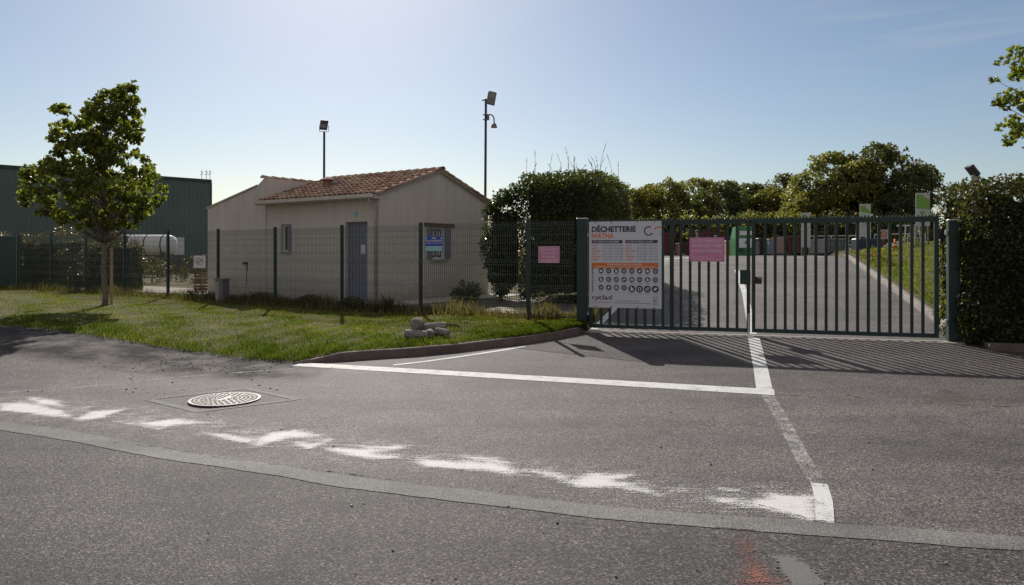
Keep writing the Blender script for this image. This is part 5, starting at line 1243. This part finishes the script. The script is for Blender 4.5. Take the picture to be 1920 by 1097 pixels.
# totem signs
def totem(label, x0, x1, yt, yb, Y, split):
    zb = ramp_z(sv(*at((x0+x1)/2, Y)[:2])[1]) if Y > 30 else bank_z(*sv(*at((x0+x1)/2, Y)[:2]))
    t = thing('totem_sign', label, 'sign', at((x0+x1)/2, Y, z=zb), 0, 'tall green and white totem signs'); w = px_w(x1-x0, Y); z1 = 1.5-(yt-HY)/FPX*Y-zb; z0 = 1.5-(yb-HY)/FPX*Y-zb
    for sx in (-1, 1): MB().box(sx*w*.42-.025, sx*w*.42+.025, .0, .05, 0, z1).build('leg', M['grey_metal'], t)
    MB().box(-w/2, w/2, -.02, -.002, z0, z1).build('panel', M['totem'], t)
    m = MB(); h = z1-z0; zz = z1-h*split
    m.add([(-w/2+.01,-.024,zz),(w/2-.01,-.024,zz-.04*h),(w/2-.01,-.024,z1-h*.20),(w*.1,-.024,z1-h*.13),(w*.0,-.024,z1-h*.05),(-w/2+.01,-.024,z1-h*.05)], [(0,1,2,3,4,5)]); m.build('green_field', M['greensign'], t)
    m = MB(); disc(m, -.05*w, zz-.14*h, w*.16, -.024, 0, 16)
    m.build('roundel', M['greensign'], t); m = MB()
    for q in range(4): quadz(m, -w*.3, w*.15+.05*w*(q%2), zz-.27*h-q*.05*h, zz-.26*h-q*.05*h, -.024)
    m.build('print', M['inkgrey'], t)
totem('slim green and white totem sign left of the grey skip', 1502.5, 1519.5, 399, 464, 34, .25)
totem('green and white totem sign rising behind the navy tank', 1612, 1632.5, 382.5, 450, 33, .22)
totem('tallest and nearest green totem sign, close to the right hedge', 1717, 1743, 362, 424, 27, .46)
# navy tank, no-entry sign, rails
t = thing('navy_tank', 'dark navy rectangular tank at the top of the ramp', 'tank', at(1626, 31.5, z=PZ)); w = px_w(46, 31.5); h = hgt(447, 31.5)
MB().cbox(-w/2, w/2, -.4, .4, .06, h, .05).build('body', M['navy'], t); m = MB()
for z in (.25,.42,.6): m.box(-w/2-.01, w/2+.01, -.425, -.401, z, z+.03)
m.build('bands', M['navy'], t); MB().lathe([(.10,h),(.10,h+.06)], 12, c=(-.2,0)).build('filler_cap', M['dark_metal'], t); MB().box(-w/2+.1, w/2-.1, -.3, .3, -.05, .06).build('base', M['dark_metal'], t)
t = thing('round_sign', 'white board with red ringed prohibition sign right of the navy tank', 'sign', at(1657, 30.5, z=PZ)); w = .34
MB().tube([(0,0.03,0),(0,0.03,1.1)], .025, 8).build('post', M['grey_metal'], t); MB().box(-w/2, w/2, -.01, .0, .72, 1.12).build('panel', M['concrete'], t); m = MB(); disc(m, 0, .92, .14, -.014, 0, 24, .11); m.add([(-.10,-.014,1.0),(-.08,-.014,1.02),(.10,-.014,.84),(.08,-.014,.82)], [(0,1,2,3)]); m.build('red_ring', M['red'], t)
MB().box(-.10, .10, -.012, -.0, .46, .62).build('lower_panel', M['maroon'], t)
def cone(label, px, Y, h):
    X = at(px, Y); t = thing('traffic_cone', label, 'traffic cone', (X.x, X.y, bank_z(*sv(X.x, X.y))-.02))
    MB().cbox(-h*.3, h*.3, -h*.3, h*.3, 0, .03, .005).build('foot', M['orangep'], t); MB().lathe([(h*.22,.03),(h*.05,h),(h*.03,h)], 16).build('body', M['orangep'], t, True); MB().lathe([(h*.165,h*.38),(h*.118,h*.62)], 16).build('band', M['white'], t)
cone('orange and white traffic cone on the grass near the rails', 1678, 27.5, .42)
def rail(label, a, b, z0, h, n, mids=1):
    a = Vector(a); b = Vector(b); L = (b-a).length; t = thing('guard_rail', label, 'railing', a, math.atan2((b-a).y, (b-a).x))
    for i in range(n): MB().tube([(L*i/(n-1),0,-.1),(L*i/(n-1),0,h)], .03, 8).build('post', M['gateg'], t)
    for q in range(mids+1): MB().tube([(0,0,h*(1-.45*q)),(L,0,h*(1-.45*q))], .025, 8).build('rail', M['gateg'], t)
rail('long grey guard rail behind the totem signs at the yard edge', at(1495, 40, z=PZ), at(1625, 38, z=PZ), 0, 1.05, 5)
rail('grey guard rail with posts behind the prohibition sign', at(1640, 36, z=PZ), at(1735, 34, z=PZ), 0, 1.05, 4)
t = thing('steel_trestle', 'grey steel trestle frame under the tallest totem sign', 'trestle', at(1706, 28.5, z=PZ+.25))
for x in (-.32, .32):
    for y in (-.25, .25): MB().tube([(x*1.1,y,-.2),(x*.8,y*.6,.95)], .025, 8).build('leg', M['gateg'], t)
m = MB(); m.tube([(-.5,0,.95),(.5,0,.95)], .035, 8); m.tube([(-.36,0,.45),(.36,0,.45)], .025, 8); m.build('beam', M['gateg'], t); m = MB(); m.tube([(-.28,-.15,.4),(-1.1,-.1,.12)], .03, 8); m.build('brace', M['gateg'], t)
t = thing('metal_ladder', 'pale metal steps leaning left of the navy tank', 'steps', at(1596, 33.5, z=PZ)); 
for x in (-.22,.22): MB().tube([(x,.15,0),(x,-.05,1.15)], .03, 8).build('side_rail', M['gateg'], t)
for i in range(4): MB().box(-.2,.2,.02,.12,.2+i*.24,.22+i*.24).build('tread', M['gateg'], t)
t = thing('loose_beam', 'pale sloping beam leaning against the grey skip', 'beam', at(1576, 35.5, z=PZ)); MB().box(-.06,.06,-.05,.05,-.75,.75, T=Matrix.Translation((0,0,.42)) @ Matrix.Rotation(R(-58),4,'Y')).build('timber', M['concrete'], t)
# plants on the bank
rng = np.random.default_rng(301)
for px, Y, r, lab, red in ((1636, 24.5, .32, 'leafy green plant with red bloom at the top of the bank', True), (1665, 23.0, .28, 'small leafy plant on the bank right of the red bloom', False), (1768, 14.1, .16, 'bright green weed at the foot of the right gate post', False), (1722, 27, .45, 'dark shrub under the tallest totem sign', False)):
    X = at(px, Y); zb = bank_z(*sv(X.x, X.y))-.02; cl = [(rng.uniform(-r,r), rng.uniform(-r,r), rng.uniform(.05,r*1.7), .12) for _ in range(14)]
    t = tree('plant', lab, 'plant', (X.x, X.y, zb), .1, .01, cl, .07, 30, M['tree_a'], int(px), limbs=False, crad=.15)
    if red: leaves('bloom', rng.normal(0,.05,(40,3))+np.array([-.1,-.3,.3]), .05, M['red'], t, 2)
# pale weed clump at the left gate post
X = at(1095, 13.7); cl = [(rng.uniform(-.1,.1), rng.uniform(-.08,.08), rng.uniform(.02,.18), .05) for _ in range(8)]
tree('weed', 'little green weed at the foot of the thick left gate post', 'weed', (X.x, X.y, .0), .05, .005, cl, .04, 22, M['hedge'], 9, limbs=False, crad=.06)

# floodlight above the right hedge
fz = at(1831, 20, z=.4); t = thing('yard_floodlight', 'tilted dark floodlight on a pole poking above the right hedge', 'floodlight', fz); hh_ = 1.5+(475-338)*20/FPX-.4
MB().tube([(0,0,0),(0,0,hh_+.18)], .035, 8).build('pole', M['dark_metal'], t)
T = Matrix.Translation((-.11,0,hh_+.26)) @ Matrix.Rotation(R(-38),4,'Y'); MB().cbox(-.055,.055,-.16,.16,-.16,.18,.02,T=T).build('lamp_head', M['dark_metal'], t)
T = Matrix.Translation((-.03,0,hh_+.08)) @ Matrix.Rotation(R(-20),4,'Y'); b2 = MB().cbox(-.08,.05,-.08,.08,-.08,.08,.02,T=T).build('gear_box', M['concrete'], t); m = MB(); m.tube([(-.16,0,hh_-.02),(.05,0,hh_-.04),(.05,0,hh_+.2)], [.03,.04,.03], 8); m.build('bracket', M['dark_metal'], t)

# ---------------------------------------------------------------- concrete rubble on the lawn edge
def chunk(label, px, py, L, r, rz, ry, dz=0, seed=1):
    e = survey(px, py); rg = np.random.default_rng(seed); z0 = e[2]+.14+r*.8+dz
    t = bpy.data.objects.new('x', None); bpy.data.objects.remove(t)
    V = []; F = []; K = 14; Rn = 7
    for i in range(Rn):
        f = i/(Rn-1); rr_ = r*(1-.18*(i in (0, Rn-1)))
        for k_ in range(K): a = 2*math.pi*k_/K; q = rr_*(1+rg.uniform(-.06,.06)); V.append((L*(f-.5)+rg.uniform(-.008,.008), q*math.cos(a), q*math.sin(a)))
    F = [(i*K+k_, i*K+(k_+1)%K, (i+1)*K+(k_+1)%K, (i+1)*K+k_) for i in range(Rn-1) for k_ in range(K)]
    m = MB(); m.add(V, F+[tuple(range(K-1,-1,-1)), tuple((Rn-1)*K+k_ for k_ in range(K))]); o = m.build('concrete_chunk', M['stone']); o.location = (e[0], e[1], z0); o.rotation_euler = (0, ry, rz)
    tag(o, label, 'concrete chunk', 'concrete cores dumped by the kerb')
chunk('thick concrete core lying lowest and leftmost in the heap by the kerb', 781, 650, .40, .095, R(-8), R(4), -.02, 1)
chunk('round ended concrete core resting on top of the left one', 783, 645, .24, .105, R(75), R(5), .13, 2)
chunk('long pale concrete core lying at the back of the heap', 812, 641, .46, .085, R(6), R(-6), .05, 3)
chunk('concrete core seen end on in the middle of the heap', 805, 648, .22, .080, R(85), 0, -.0, 4)
chunk('small mossy concrete core at the right end of the heap', 829, 645, .26, .070, R(-25), R(8), .01, 5)

# ---------------------------------------------------------------- manhole in its asphalt square
corners = [srt(x, y) for x, y in ((276,749),(372,772),(557,749),(462,729))]; c = survey(422, 750)
ribbon('manhole_surround', corners+[corners[0]], .09, M['patch'], .004)
mh = thing('manhole_cover', 'round worn cast iron manhole cover in the road on the left', 'manhole cover', (c[0], c[1], c[2]), R(-20))
MB().lathe([(.405,-.02),(.405,.010),(.0,.010)], 48).build('plate', M['iron'], mh)
m = MB(); n = 48
for (ra, rb, z) in ((.375, .405, .016),):
    vs = [(r_*math.cos(2*math.pi*i/n), r_*math.sin(2*math.pi*i/n), z_) for (r_, z_) in ((rb,.005),(rb,z),(ra,z),(ra,.005)) for i in range(n)]
    m.add(vs, [(k_*n+i, k_*n+(i+1)%n, (k_+1)*n+(i+1)%n, (k_+1)*n+i) for k_ in range(3) for i in range(n)])
m.build('rim', M['alu'], mh); m = MB(); rg = random.Random(6)
for ring in range(1, 8):
    r_ = ring*.048; k_ = int(2*math.pi*r_/.062)
    for i in range(k_):
        a = 2*math.pi*(i+.5*(ring % 2))/k_; T = Matrix.Rotation(a, 4, 'Z') @ Matrix.Translation((r_, 0, 0)) @ Matrix.Rotation(rg.choice([0, R(90), R(45), R(-45)]), 4, 'Z'); m.box(-.012, .014, -.022, .022, .0105, .0165, T=T)
m.box(-.03,.03,-.12,.12,.0105,.019); m.build('raised_studs', M['alu'], mh)
